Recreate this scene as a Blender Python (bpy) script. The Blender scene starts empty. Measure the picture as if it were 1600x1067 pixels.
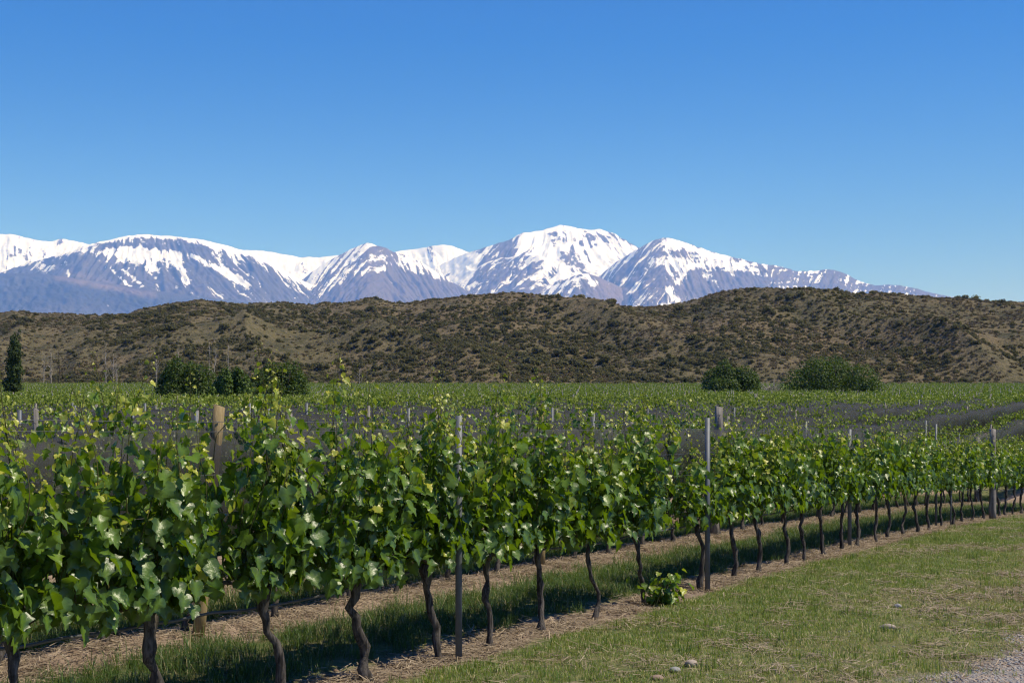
import bpy, bmesh, math, random
import numpy as np
from mathutils import Vector, Matrix, Euler

SC = bpy.context.scene
COL = SC.collection
rng = np.random.default_rng(11)
random.seed(5)

# ------------------------------------------------------------------ camera, sky, sun, exposure
EYE = 1.74
F = 2222.0                      # focal length in photo pixels (50 mm on 36 mm)
HOR = 668.0                     # photo row of the true horizon
cam_d = bpy.data.cameras.new('camera')
cam = bpy.data.objects.new('camera', cam_d)
COL.objects.link(cam)
cam.location = (0, 0, EYE)
cam.rotation_euler = (math.radians(90), 0, 0)
cam_d.lens = 50.0
cam_d.sensor_width = 36.0
cam_d.shift_y = (HOR - 533.5) / 1600.0
cam_d.clip_start = 0.1
cam_d.clip_end = 120000.0
SC.camera = cam

SUN_AZ, SUN_EL = math.radians(100), math.radians(57)
world = bpy.data.worlds.new('World')
SC.world = world
world.use_nodes = True
wn = world.node_tree
bg = wn.nodes['Background']
sky = wn.nodes.new('ShaderNodeTexSky')
sky.sky_type = 'NISHITA'
sky.sun_disc = False
sky.sun_elevation = SUN_EL
sky.sun_rotation = SUN_AZ
sky.altitude = 1100.0
sky.air_density = 1.0
sky.dust_density = 0.15
sky.ozone_density = 2.5
hs = wn.nodes.new('ShaderNodeHueSaturation')
hs.inputs['Saturation'].default_value = 1.54
hs.inputs['Hue'].default_value = 0.526
wn.links.new(sky.outputs[0], hs.inputs['Color'])
wn.links.new(hs.outputs[0], bg.inputs['Color'])
bg.inputs['Strength'].default_value = 0.117

sun_d = bpy.data.lights.new('sun', 'SUN')
sun_d.energy = 5.0
sun_d.angle = math.radians(0.53)
sun_d.color = (1.0, 0.955, 0.88)
sun = bpy.data.objects.new('sun', sun_d)
COL.objects.link(sun)
TO_SUN = Vector((math.sin(SUN_AZ) * math.cos(SUN_EL), math.cos(SUN_AZ) * math.cos(SUN_EL), math.sin(SUN_EL)))
sun.rotation_euler = TO_SUN.to_track_quat('Z', 'Y').to_euler()
sun.location = (20, 0, 40)

SC.view_settings.view_transform = 'Standard'
SC.view_settings.look = 'None'
SC.view_settings.gamma = 1.0
SC.view_settings.use_curve_mapping = False
SC.view_settings.exposure = 0.15
SC.render.engine = 'CYCLES'
cy = SC.cycles
cy.use_denoising = True
try:
    cy.denoiser = 'OPENIMAGEDENOISE'
    cy.denoising_input_passes = 'RGB_ALBEDO_NORMAL'
except Exception:
    pass
cy.max_bounces = 7
cy.diffuse_bounces = 3
cy.glossy_bounces = 2
cy.transmission_bounces = 4
cy.transparent_max_bounces = 24
cy.volume_bounces = 2
cy.caustics_reflective = False
cy.caustics_refractive = False
cy.pixel_filter_type = 'BLACKMAN_HARRIS'
cy.filter_width = 1.25

# ------------------------------------------------------------------ numeric helpers
DIR = np.array([math.sin(math.radians(28.9)), math.cos(math.radians(28.9))])   # along the vine rows
NRM = np.array([-DIR[1], DIR[0]])                                               # from the lawn into the vineyard
P0 = np.array([-0.43, 11.36])                                                   # first metal post
ROW_GAP = 2.1
ROW_ANG = math.atan2(DIR[1], DIR[0])


def row_coords(x, y):
    dx, dy = x - P0[0], y - P0[1]
    return dx * DIR[0] + dy * DIR[1], dx * NRM[0] + dy * NRM[1]      # along, across


def row_point(t, s):
    return P0[0] + t * DIR[0] + s * NRM[0], P0[1] + t * DIR[1] + s * NRM[1]


def sstep(a, b, x):
    t = np.clip((x - a) / (b - a), 0, 1)
    return t * t * (3 - 2 * t)


def _hash(ix, iy, seed):
    h = (ix.astype(np.int64) * 374761393 + iy.astype(np.int64) * 668265263 + seed * 1442695041) & 0xFFFFFFFF
    h = ((h ^ (h >> 13)) * 1274126177) & 0xFFFFFFFF
    return ((h ^ (h >> 16)) & 0xFFFF) / 65535.0


def vnoise(x, y, seed=0):
    """smooth value noise, 0..1"""
    x, y = np.broadcast_arrays(np.asarray(x, float), np.asarray(y, float))
    ix, iy = np.floor(x), np.floor(y)
    fx, fy = x - ix, y - iy
    fx = fx * fx * fx * (fx * (fx * 6 - 15) + 10)
    fy = fy * fy * fy * (fy * (fy * 6 - 15) + 10)
    a, b = _hash(ix, iy, seed), _hash(ix + 1, iy, seed)
    c, d = _hash(ix, iy + 1, seed), _hash(ix + 1, iy + 1, seed)
    return (a * (1 - fx) + b * fx) * (1 - fy) + (c * (1 - fx) + d * fx) * fy


def fbm(x, y, octaves=4, seed=0, gain=0.5):
    s, a, t = 0.0, 1.0, 0.0
    for o in range(octaves):
        s = s + a * vnoise(x * 2 ** o + 17.3 * o, y * 2 ** o - 9.1 * o, seed + o)
        t += a
        a *= gain
    return s / t


def ridged(x, y, octaves=4, seed=0, gain=0.5):
    s, a, t = 0.0, 1.0, 0.0
    for o in range(octaves):
        s = s + a * (1 - np.abs(2 * vnoise(x * 2 ** o + 5.7 * o, y * 2 ** o + 3.3 * o, seed + o) - 1))
        t += a
        a *= gain
    return s / t


def crest(pts):
    p = np.array(pts, float)
    def f(x):
        x = np.asarray(x, float)
        y = np.zeros_like(x)
        for k in (-6, -2, 2, 6):
            y += np.interp(x + k, p[:, 0], p[:, 1]) / 4
        return y
    return f


def swell(x, y):
    """height of the cultivated plain: flat at the lawn, climbing gently towards the hills"""
    _, s = row_coords(x, y)
    u = np.maximum(y - 20, 0)
    dip = -0.00115 * np.clip(y - 18, 0, 26) ** 2 * (1 - sstep(1.0, 9, s)) * (1 - sstep(44, 70, y))
    return dip + (0.0245 * u + 3.6e-5 * np.minimum(u, 400) ** 2) * np.where(y > 60, 1, 1) * sstep(-1, 14, s + np.maximum(y - 45, 0) * 0.25)


def ground_z(x, y):
    x = np.asarray(x, float)
    y = np.asarray(y, float)
    t, s = row_coords(x, y)
    h = swell(x, y)
    near = 1 - sstep(45, 80, y)
    k = np.abs((s / ROW_GAP + 0.5) % 1.0 - 0.5) * ROW_GAP
    berm = 0.075 * np.exp(-(k / 0.30) ** 2) * (s > 1.0) - 0.06 * np.exp(-((s + 0.05) / 0.55) ** 2)
    bump = (fbm(x * 1.3, y * 1.3, 3, 3) - 0.5) * 0.07 + (fbm(x * 6, y * 6, 2, 8) - 0.5) * 0.05 * np.exp(-(k / 0.4) ** 2) * (s > -1)
    track = sstep(-3.3, -4.2, s) * -0.03
    return h + near * (berm + bump + track)


# ------------------------------------------------------------------ object helpers
def link(o, parent=None):
    COL.objects.link(o)
    if parent is not None:
        o.parent = parent
    return o


def tag(o, label=None, cat=None, group=None, kind=None):
    if label: o['label'] = label
    if cat: o['category'] = cat
    if group: o['group'] = group
    if kind: o['kind'] = kind
    return o


def mesh_np(name, V, faces_flat, counts, mats=(), smooth=True, attrs=None, mat_idx=None):
    me = bpy.data.meshes.new(name)
    V = np.asarray(V, np.float32).reshape(-1, 3)
    faces_flat = np.asarray(faces_flat, np.int32).ravel()
    counts = np.asarray(counts, np.int32)
    me.vertices.add(len(V))
    me.vertices.foreach_set('co', V.ravel())
    me.loops.add(len(faces_flat))
    me.loops.foreach_set('vertex_index', faces_flat)
    me.polygons.add(len(counts))
    st = np.concatenate([[0], np.cumsum(counts)[:-1]]).astype(np.int32)
    me.polygons.foreach_set('loop_start', st)
    for m in mats:
        me.materials.append(m)
    if mat_idx is not None:
        me.polygons.foreach_set('material_index', np.asarray(mat_idx, np.int32))
    me.update(calc_edges=True)
    if smooth:
        me.polygons.foreach_set('use_smooth', np.ones(len(counts), bool))
    for n, a in (attrs or {}).items():
        a = np.asarray(a, np.float32)
        at = me.attributes.new(n, 'FLOAT', 'POINT')
        at.data.foreach_set('value', a.ravel())
    return me


def grid_mesh(name, X, Y, Z, mat, attrs=None):
    n, m = X.shape
    idx = np.arange(n * m).reshape(n, m)
    q = np.stack([idx[:-1, :-1], idx[:-1, 1:], idx[1:, 1:], idx[1:, :-1]], -1).reshape(-1, 4)
    V = np.stack([X, Y, Z], -1).reshape(-1, 3)
    me = mesh_np(name, V, q, np.full(len(q), 4), [mat], True, attrs)
    return me


class MB:
    """collects tubes, boxes and lumps, then links them as one mesh object"""
    def __init__(self):
        self.v, self.f, self.c, self.n = [], [], [], 0

    def add(self, V, faces):
        V = np.asarray(V, float)
        self.v.append(V)
        for f in faces:
            self.f.extend([i + self.n for i in f])
            self.c.append(len(f))
        self.n += len(V)

    def tube(self, pts, radii, sides=8, cap=True, wob=0.0, seed=0):
        pts = np.asarray(pts, float)
        radii = np.broadcast_to(np.asarray(radii, float), (len(pts),))
        r = np.random.default_rng(seed)
        T = np.gradient(pts, axis=0)
        T /= np.linalg.norm(T, axis=1)[:, None] + 1e-9
        ref = np.array([0.31, 0.95, 0.05]) if abs(T[0][2]) > 0.7 else np.array([0, 0, 1.0])
        V = []
        for p, t, rr in zip(pts, T, radii):
            a = np.cross(t, ref); a /= np.linalg.norm(a) + 1e-9
            b = np.cross(t, a)
            for k in range(sides):
                an = 2 * math.pi * k / sides
                q = rr * (1 + wob * (r.random() - 0.5) * 2)
                V.append(p + q * (math.cos(an) * a + math.sin(an) * b))
        fs = []
        for i in range(len(pts) - 1):
            for k in range(sides):
                k2 = (k + 1) % sides
                fs.append((i * sides + k, (i + 1) * sides + k, (i + 1) * sides + k2, i * sides + k2))
        if cap:
            fs.append(tuple(range(sides)))
            fs.append(tuple((len(pts) - 1) * sides + k for k in reversed(range(sides))))
        self.add(V, fs)
        return self

    def prism(self, outline, z0, z1):
        o = np.asarray(outline, float)
        n = len(o)
        V = [(x, y, z0) for x, y in o] + [(x, y, z1) for x, y in o]
        fs = [tuple(reversed(range(n))), tuple(range(n, 2 * n))]
        fs += [(k, (k + 1) % n, n + (k + 1) % n, n + k) for k in range(n)]
        self.add(V, fs)
        return self

    def build(self, name, mat, parent=None, smooth=True):
        me = mesh_np(name, np.concatenate(self.v), self.f, self.c, [mat] if mat else [], smooth)
        return link(bpy.data.objects.new(name, me), parent)

    def mesh(self, name, mat, smooth=True):
        return mesh_np(name, np.concatenate(self.v), self.f, self.c, [mat] if mat else [], smooth)


def thing(name, label, cat, loc, group=None, rz=0.0):
    o = bpy.data.objects.new(name, None)
    o.empty_display_size = 0.2
    COL.objects.link(o)
    o.location = loc
    o.rotation_euler = (0, 0, rz)
    return tag(o, label, cat, group)


# ------------------------------------------------------------------ materials
class NT:
    def __init__(self, name):
        self.m = bpy.data.materials.new(name)
        self.m.use_nodes = True
        self.t = self.m.node_tree
        self.b = self.t.nodes['Principled BSDF']
        self.out = self.t.nodes['Material Output']

    def n(self, typ, **kw):
        o = self.t.nodes.new(typ)
        for k, v in kw.items():
            setattr(o, k, v)
        return o

    def l(self, a, b):
        self.t.links.new(a, b)

    def val(self, sock, v):
        if hasattr(v, 'type') and hasattr(v, 'links'):
            self.l(v, sock)
        else:
            sock.default_value = v

    def math(self, op, a, b=0.0, c=0.0, clamp=False):
        o = self.n('ShaderNodeMath', operation=op, use_clamp=clamp)
        self.val(o.inputs[0], a); self.val(o.inputs[1], b)
        if len(o.inputs) > 2: self.val(o.inputs[2], c)
        return o.outputs[0]

    def ramp(self, x, lo, hi):
        o = self.n('ShaderNodeMapRange', interpolation_type='SMOOTHSTEP')
        self.val(o.inputs[0], x); o.inputs[1].default_value = lo; o.inputs[2].default_value = hi
        return o.outputs[0]

    def mix(self, fac, a, b, blend='MIX'):
        o = self.n('ShaderNodeMix', data_type='RGBA', blend_type=blend)
        self.val(o.inputs[0], fac)
        for s, v in ((o.inputs[6], a), (o.inputs[7], b)):
            if isinstance(v, tuple): s.default_value = (*v, 1) if len(v) == 3 else v
            else: self.l(v, s)
        return o.outputs[2]

    def noise(self, vec, scale, detail=3, rough=0.55, dist=0.0):
        o = self.n('ShaderNodeTexNoise')
        o.inputs['Scale'].default_value = scale
        o.inputs['Detail'].default_value = detail
        o.inputs['Roughness'].default_value = rough
        o.inputs['Distortion'].default_value = dist
        if vec is not None: self.l(vec, o.inputs['Vector'])
        return o.outputs[0]

    def attr(self, name):
        return self.n('ShaderNodeAttribute', attribute_name=name).outputs['Fac']

    def obj(self):
        return self.n('ShaderNodeTexCoord').outputs['Object']

    def pos(self):
        return self.n('ShaderNodeNewGeometry').outputs['Position']

    def bump(self, h, strength=0.3, dist=0.02):
        o = self.n('ShaderNodeBump')
        o.inputs['Strength'].default_value = strength
        o.inputs['Distance'].default_value = dist
        self.l(h, o.inputs['Height'])
        self.l(o.outputs[0], self.b.inputs['Normal'])

    def set(self, color=None, rough=None, spec=None, metal=None):
        if color is not None: self.val(self.b.inputs['Base Color'], (*color, 1) if isinstance(color, tuple) else color)
        if rough is not None: self.val(self.b.inputs['Roughness'], rough)
        if spec is not None: self.b.inputs['Specular IOR Level'].default_value = spec
        if metal is not None: self.b.inputs['Metallic'].default_value = metal
        return self.m


def leafy(name, cols, trans, tfac=0.35, rough=0.42, spec=0.5, tint=True, per='ISLAND'):
    """thin foliage: glossy diffuse top plus translucent light through the blade; cols = (old, mid, young)"""
    m = NT(name)
    oi = m.n('ShaderNodeObjectInfo').outputs['Random']
    isl = m.n('ShaderNodeNewGeometry').outputs['Random Per Island']
    r = m.math('FRACT', m.math('ADD', isl, m.math('MULTIPLY', oi, 3.71)))
    t = m.attr('tint') if tint else m.math('MULTIPLY', r, 0.6)
    t = m.math('ADD', t, m.math('MULTIPLY', m.math('GREATER_THAN', m.math('FRACT', m.math('MULTIPLY', r, 13.7)), 0.965), 0.55))
    t = m.math('ADD', t, m.math('MULTIPLY', m.math('SUBTRACT', r, 0.5), 0.34), clamp=True)
    c = m.mix(m.ramp(t, 0.0, 0.5), cols[0], cols[1])
    c = m.mix(m.ramp(t, 0.5, 1.0), c, cols[2])
    v = m.math('ADD', 0.75, m.math('MULTIPLY', m.math('FRACT', m.math('MULTIPLY', r, 7.13)), 0.5))
    hsv = m.n('ShaderNodeHueSaturation')
    m.l(v, hsv.inputs['Value']); m.l(c, hsv.inputs['Color'])
    c = hsv.outputs[0]
    if tint:
        c = m.mix(m.ramp(m.attr('vein'), 0.35, 1.0), c, m.mix(0.5, c, tuple(min(1, 1.6 * q_) for q_ in cols[1])))
    m.set(c, rough, spec)
    if name == 'vine_leaf':
        m.bump(m.noise(m.pos(), 46.0, 2, 0.5), 0.30, 0.010)
    tr = m.n('ShaderNodeBsdfTranslucent')
    m.l(m.mix(0.72, c, trans), tr.inputs['Color'])
    mx = m.n('ShaderNodeMixShader')
    mx.inputs[0].default_value = tfac
    m.l(m.b.outputs[0], mx.inputs[1]); m.l(tr.outputs[0], mx.inputs[2])
    m.l(mx.outputs[0], m.out.inputs['Surface'])
    return m.m


M = {}
M['leaf'] = leafy('vine_leaf', ((0.045, 0.098, 0.018), (0.110, 0.190, 0.016), (0.46, 0.44, 0.050)), (0.24, 0.38, 0.003), 0.36, 0.38, 0.62)
M['vine_far'] = leafy('vine_leaf_far', ((0.055, 0.11, 0.016), (0.11, 0.175, 0.022), (0.21, 0.25, 0.035)), (0.18, 0.27, 0.012), 0.36, 0.55, 0.3)
M['bush'] = leafy('bush_leaf', ((0.040, 0.072, 0.010), (0.066, 0.112, 0.014), (0.11, 0.15, 0.02)), (0.11, 0.18, 0.008), 0.36, 0.55, 0.3, tint=False)
M['bush_light'] = leafy('pale_bush_leaf', ((0.06, 0.11, 0.014), (0.09, 0.15, 0.02), (0.12, 0.17, 0.025)), (0.09, 0.16, 0.015), 0.25, 0.55, 0.3, tint=False)
M['conifer'] = leafy('conifer_leaf', ((0.032, 0.056, 0.014), (0.052, 0.082, 0.018), (0.08, 0.11, 0.026)), (0.07, 0.11, 0.015), 0.28, 0.6, 0.2, tint=False)
M['scrub'] = leafy('scrub_leaf', ((0.100, 0.098, 0.040), (0.140, 0.132, 0.056), (0.19, 0.172, 0.088)), (0.19, 0.18, 0.06), 0.44, 0.7, 0.15, tint=False)
M['tussock'] = leafy('tussock_blade', ((0.13, 0.105, 0.055), (0.17, 0.135, 0.07), (0.21, 0.165, 0.09)), (0.2, 0.16, 0.07), 0.2, 0.7, 0.15, tint=False)
M['grass'] = leafy('grass_blade', ((0.095, 0.170, 0.030), (0.180, 0.250, 0.050), (0.50, 0.43, 0.22)), (0.30, 0.38, 0.04), 0.42, 0.5, 0.35)
M['grass_long'] = leafy('long_grass_blade', ((0.045, 0.095, 0.016), (0.085, 0.145, 0.026), (0.34, 0.29, 0.15)), (0.16, 0.24, 0.03), 0.36, 0.5, 0.35)
M['straw'] = leafy('straw_blade', ((0.23, 0.18, 0.125), (0.34, 0.27, 0.185), (0.46, 0.375, 0.26)), (0.3, 0.23, 0.12), 0.15, 0.65, 0.2, tint=False)


def mat_ground():
    m = NT('vineyard_ground')
    p = m.pos()
    sep = m.n('ShaderNodeSeparateXYZ'); m.l(p, sep.inputs[0])
    sx = m.math('MULTIPLY', m.math('SUBTRACT', sep.outputs[0], float(P0[0])), float(NRM[0]))
    sy = m.math('MULTIPLY', m.math('SUBTRACT', sep.outputs[1], float(P0[1])), float(NRM[1]))
    s = m.math('ADD', sx, sy)
    tt = m.math('ADD', m.math('MULTIPLY', m.math('SUBTRACT', sep.outputs[0], float(P0[0])), float(DIR[0])), m.math('MULTIPLY', m.math('SUBTRACT', sep.outputs[1], float(P0[1])), float(DIR[1])))
    sg = m.math('ADD', s, m.math('MULTIPLY', m.math('MINIMUM', tt, 6.0), 0.29))
    n1 = m.noise(p, 0.9, 4, 0.6)
    n2 = m.noise(p, 7.0, 4, 0.65)
    n3 = m.noise(p, 40.0, 3, 0.6)
    n4 = m.noise(p, 0.22, 3, 0.5)
    k = m.math('MULTIPLY', m.math('ABSOLUTE', m.math('SUBTRACT', m.math('FRACT', m.math('ADD', m.math('DIVIDE', s, ROW_GAP), 0.5)), 0.5)), ROW_GAP)
    kw = m.math('ADD', k, m.math('MULTIPLY', m.math('SUBTRACT', n1, 0.5), 0.55))
    kw = m.math('SUBTRACT', kw, m.math('MULTIPLY', m.ramp(s, 0.9, 1.2), 0.16))
    strip = m.math('SUBTRACT', 1.0, m.ramp(kw, 0.17, 0.37))
    strip = m.math('MULTIPLY', strip, m.ramp(s, -0.9, -0.6))
    grass = m.mix(m.ramp(n2, 0.35, 0.7), (0.085, 0.110, 0.034), (0.18, 0.165, 0.075))
    lawn_dry = m.math('MULTIPLY', m.ramp(s, -1.6, -3.0), m.ramp(n4, 0.35, 0.65))
    grass = m.mix(m.math('MULTIPLY', lawn_dry, 0.7), grass, (0.20, 0.145, 0.075))
    grass = m.mix(m.math('MULTIPLY', m.ramp(n1, 0.52, 0.7), 0.6), grass, (0.19, 0.15, 0.085))
    dirt = m.mix(m.ramp(n2, 0.3, 0.7), (0.170, 0.122, 0.090), (0.330, 0.252, 0.186))
    dirt = m.mix(m.math('MULTIPLY', m.ramp(n3, 0.5, 0.75), 0.6), dirt, (0.36, 0.28, 0.19))
    c = m.mix(strip, grass, dirt)
    gv = m.ramp(m.math('ADD', sg, m.math('MULTIPLY', m.math('SUBTRACT', n1, 0.5), 0.8)), -3.26, -3.56)
    vor = m.n('ShaderNodeTexVoronoi'); vor.inputs['Scale'].default_value = 34.0
    m.l(p, vor.inputs['Vector'])
    gcol = m.mix(m.n('ShaderNodeSeparateColor').outputs[0] if False else m.ramp(vor.outputs['Distance'], 0.0, 0.6), (0.36, 0.33, 0.30), (0.19, 0.17, 0.15))
    gcol = m.mix(0.4, gcol, m.mix(n3, (0.14, 0.125, 0.11), (0.34, 0.31, 0.28)))
    c = m.mix(gv, c, gcol)
    m.set(c, 0.92, 0.15)
    hh = m.math('ADD', n2, m.math('MULTIPLY', n3, 0.5))
    m.bump(hh, 0.7, 0.05)
    return m.m


M['ground'] = mat_ground()


def mat_hill():
    m = NT('hill_soil')
    p = m.pos()
    n1 = m.noise(p, 0.018, 4, 0.6)
    n2 = m.noise(p, 0.16, 5, 0.65)
    n3 = m.noise(p, 0.9, 4, 0.7)
    c = m.mix(m.ramp(n1, 0.38, 0.62), (0.178, 0.136, 0.076), (0.138, 0.118, 0.060))
    c = m.mix(m.ramp(n2, 0.45, 0.66), c, (0.070, 0.068, 0.036))
    c = m.mix(m.math('MULTIPLY', m.ramp(n3, 0.48, 0.68), 0.75), c, (0.050, 0.050, 0.027))
    c = m.mix(m.math('MULTIPLY', m.ramp(n3, 0.50, 0.28), 0.5), c, (0.22, 0.175, 0.11))
    m.set(c, 0.95, 0.1)
    m.bump(m.math('ADD', n3, n2), 1.0, 0.9)
    return m.m


M['hill'] = mat_hill()


def mat_mountain():
    m = NT('mountain_rock_and_snow')
    p = m.pos()
    n1 = m.noise(p, 0.0011, 5, 0.6)
    n2 = m.noise(p, 0.010, 4, 0.7)
    n3 = m.noise(p, 0.034, 4, 0.7)
    red = m.attr('red')
    rock = m.mix(m.ramp(n1, 0.35, 0.65), (0.060, 0.062, 0.070), (0.098, 0.093, 0.096))
    rock = m.mix(red, rock, (0.215, 0.165, 0.15))
    rock = m.mix(m.math('MULTIPLY', m.ramp(n2, 0.4, 0.7), 0.4), rock, (0.045, 0.046, 0.052))
    s = m.math('ADD', m.attr('snow'), m.math('ADD', m.math('MULTIPLY', m.math('SUBTRACT', n2, 0.5), 0.75), m.math('MULTIPLY', m.math('SUBTRACT', n3, 0.5), 1.0)))
    c = m.mix(m.ramp(s, 0.41, 0.63), rock, (0.88, 0.89, 0.91))
    m.set(c, 0.8, 0.2)
    return m.m


M['mountain'] = mat_mountain()


def mat_bark(name, a, b, scale=30, stretch=6.0):
    m = NT(name)
    mp = m.n('ShaderNodeMapping'); m.l(m.obj(), mp.inputs[0]); mp.inputs['Scale'].default_value = (1, 1, 1 / stretch)
    n = m.noise(mp.outputs[0], scale, 5, 0.7, 0.6)
    n2 = m.noise(m.obj(), 6, 3)
    c = m.mix(m.ramp(n, 0.36, 0.66), a, b)
    c = m.mix(m.math('MULTIPLY', m.ramp(n2, 0.5, 0.75), 0.4), c, tuple(x * 1.5 for x in b))
    m.set(c, 0.9, 0.2)
    m.bump(n, 0.9, 0.012)
    return m.m


M['bark'] = mat_bark('vine_bark', (0.020, 0.018, 0.017), (0.125, 0.110, 0.098), 46, 9)
M['cane'] = mat_bark('green_cane', (0.055, 0.06, 0.02), (0.12, 0.12, 0.035), 20, 5)
M['wood'] = mat_bark('peeled_post_wood', (0.19, 0.14, 0.07), (0.30, 0.23, 0.12), 22, 12)
M['grey_wood'] = mat_bark('weathered_post_wood', (0.13, 0.12, 0.11), (0.30, 0.275, 0.245), 26, 12)
M['pale_bark'] = mat_bark('pale_bark', (0.24, 0.21, 0.175), (0.42, 0.385, 0.33), 6, 5)
M['dark_bark'] = mat_bark('dark_bark', (0.03, 0.025, 0.02), (0.08, 0.065, 0.05), 6, 5)


def simple(name, col, rough, metal=0.0, spec=0.5, nscale=60, amt=0.35):
    m = NT(name)
    n = m.noise(m.obj(), nscale, 3)
    c = m.mix(m.math('MULTIPLY', m.ramp(n, 0.35, 0.7), amt), col, tuple(x * 0.5 for x in col))
    return m.set(c, rough, spec, metal)


M['steel'] = simple('galvanised_steel', (0.12, 0.135, 0.155), 0.55, 0.1, 0.4, 14, 0.35)
M['wire'] = simple('trellis_wire_steel', (0.16, 0.16, 0.165), 0.5, 0.5, 0.5, 20, 0.2)
M['hose'] = simple('grey_black_poly_hose', (0.075, 0.077, 0.083), 0.45, 0.0, 0.5, 9, 0.4)
M['stone_pale'] = simple('pale_stone', (0.42, 0.35, 0.28), 0.85, 0, 0.3, 25, 0.5)
M['stone_grey'] = simple('grey_stone', (0.30, 0.295, 0.285), 0.85, 0, 0.3, 25, 0.5)
M['stone_brown'] = simple('brown_stone', (0.28, 0.2, 0.15), 0.85, 0, 0.3, 25, 0.5)


def mat_net():
    m = NT('dark_hail_net')
    n = m.noise(m.obj(), 3.5, 5, 0.7)
    c = m.mix(n, (0.017, 0.017, 0.017), (0.044, 0.043, 0.042))
    m.set(c, 0.75, 0.3)
    tr = m.n('ShaderNodeBsdfTransparent')
    mx = m.n('ShaderNodeMixShader')
    m.l(m.math('ADD', 0.46, m.math('MULTIPLY', n, 0.42)), mx.inputs[0])
    m.l(tr.outputs[0], mx.inputs[1]); m.l(m.b.outputs[0], mx.inputs[2])
    m.l(mx.outputs[0], m.out.inputs['Surface'])
    return m.m


M['net'] = mat_net()


# ------------------------------------------------------------------ scatter of uncountable things
def scatter(name, P, rz, scl, idx, protos, label, cat='', tilt=None):
    me = bpy.data.meshes.new(name)
    n = len(P)
    me.vertices.add(n)
    me.vertices.foreach_set('co', np.asarray(P, np.float32).ravel())
    rot = np.zeros((n, 3), np.float32); rot[:, 2] = rz
    if tilt is not None: rot[:, :2] = tilt
    scl = np.asarray(scl, np.float32)
    if scl.ndim == 1: scl = np.repeat(scl[:, None], 3, 1)
    a = me.attributes.new('rot', 'FLOAT_VECTOR', 'POINT'); a.data.foreach_set('vector', rot.ravel())
    a = me.attributes.new('scl', 'FLOAT_VECTOR', 'POINT'); a.data.foreach_set('vector', np.ascontiguousarray(scl).ravel())
    a = me.attributes.new('idx', 'INT', 'POINT'); a.data.foreach_set('value', np.asarray(idx, np.int32))
    o = link(bpy.data.objects.new(name, me))
    pc = bpy.data.collections.new(name + '_kinds')
    for i, p in enumerate(protos):
        pc.objects.link(bpy.data.objects.new('%s_kind_%02d' % (name, i), p))
    ng = bpy.data.node_groups.new(name + '_scatter', 'GeometryNodeTree')
    ng.interface.new_socket('Geometry', in_out='INPUT', socket_type='NodeSocketGeometry')
    ng.interface.new_socket('Geometry', in_out='OUTPUT', socket_type='NodeSocketGeometry')
    N = ng.nodes
    gi, go = N.new('NodeGroupInput'), N.new('NodeGroupOutput')
    ip = N.new('GeometryNodeInstanceOnPoints')
    ci = N.new('GeometryNodeCollectionInfo')
    ci.inputs['Collection'].default_value = pc
    ci.inputs['Separate Children'].default_value = True
    ci.inputs['Reset Children'].default_value = True
    ng.links.new(gi.outputs[0], ip.inputs['Points'])
    ng.links.new(ci.outputs[0], ip.inputs['Instance'])
    ip.inputs['Pick Instance'].default_value = True
    for nm, dt, sock in (('rot', 'FLOAT_VECTOR', 'Rotation'), ('scl', 'FLOAT_VECTOR', 'Scale'), ('idx', 'INT', 'Instance Index')):
        na = N.new('GeometryNodeInputNamedAttribute'); na.data_type = dt
        na.inputs['Name'].default_value = nm
        ng.links.new(na.outputs['Attribute'], ip.inputs[sock])
    ng.links.new(ip.outputs[0], go.inputs[0])
    md = o.modifiers.new('scatter', 'NODES'); md.node_group = ng
    return tag(o, label, cat or None, None, 'stuff')


def xform(pos, X, Y, Z, size, T):
    """place template verts T (n,3) at many frames -> (k*n,3)"""
    R = np.stack([X, Y, Z], -1) * size[:, None, None]
    return np.einsum('kij,nj->kni', R, T) + pos[:, None, :]


def frames(normal, tipdir):
    Z = normal / (np.linalg.norm(normal, axis=1)[:, None] + 1e-9)
    Y = tipdir - (tipdir * Z).sum(1)[:, None] * Z
    Y /= np.linalg.norm(Y, axis=1)[:, None] + 1e-9
    X = np.cross(Y, Z)
    return X, Y, Z

# ================================================================== THE PLAIN
def build_ground():
    def axis(lo, hi, step, far, grow, neg=True):
        core = np.arange(lo, hi + 1e-6, step)
        out = [core]
        d, x = step, hi
        up = []
        while x < far:
            d *= grow; x += d; up.append(x)
        dn = []
        if neg:
            d, x = step, lo
            while x > -far:
                d *= grow; x -= d; dn.append(x)
        else:
            d, x = step, lo
            while x > -60:
                d *= grow; x -= d; dn.append(x)
        return np.array(dn[::-1] + list(core) + up)
    xs = axis(-9, 16, 0.11, 45000, 1.16)
    ys = axis(6.5, 38, 0.13, 45000, 1.10, False)
    X, Y = np.meshgrid(xs, ys)
    Yc = np.minimum(Y, 420)
    Z = ground_z(X, Yc)
    # beyond the hills the plain stays level with their feet
    me = grid_mesh('ground', X, Y, Z, M['ground'])
    return tag(link(bpy.data.objects.new('ground', me)), 'grassy vineyard ground with bare brown strips under the rows', None, None, 'structure')


build_ground()

# ================================================================== THE HILLS
hill_crest = crest([(-900, 500), (-300, 492), (-100, 489), (0, 488), (60, 487), (120, 490), (160, 490), (200, 487), (235, 478), (280, 470), (310, 467),
                    (345, 470), (380, 473), (420, 470), (450, 469), (480, 474), (520, 470), (560, 465), (590, 463), (620, 469), (650, 468), (700, 461),
                    (745, 458), (800, 458), (840, 461), (880, 468), (930, 473), (1000, 475), (1050, 473), (1090, 466), (1120, 455), (1150, 450),
                    (1200, 450), (1255, 455), (1310, 458), (1400, 461), (1500, 466), (1600, 470), (1750, 476), (2400, 490), (3200, 505)])


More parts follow.
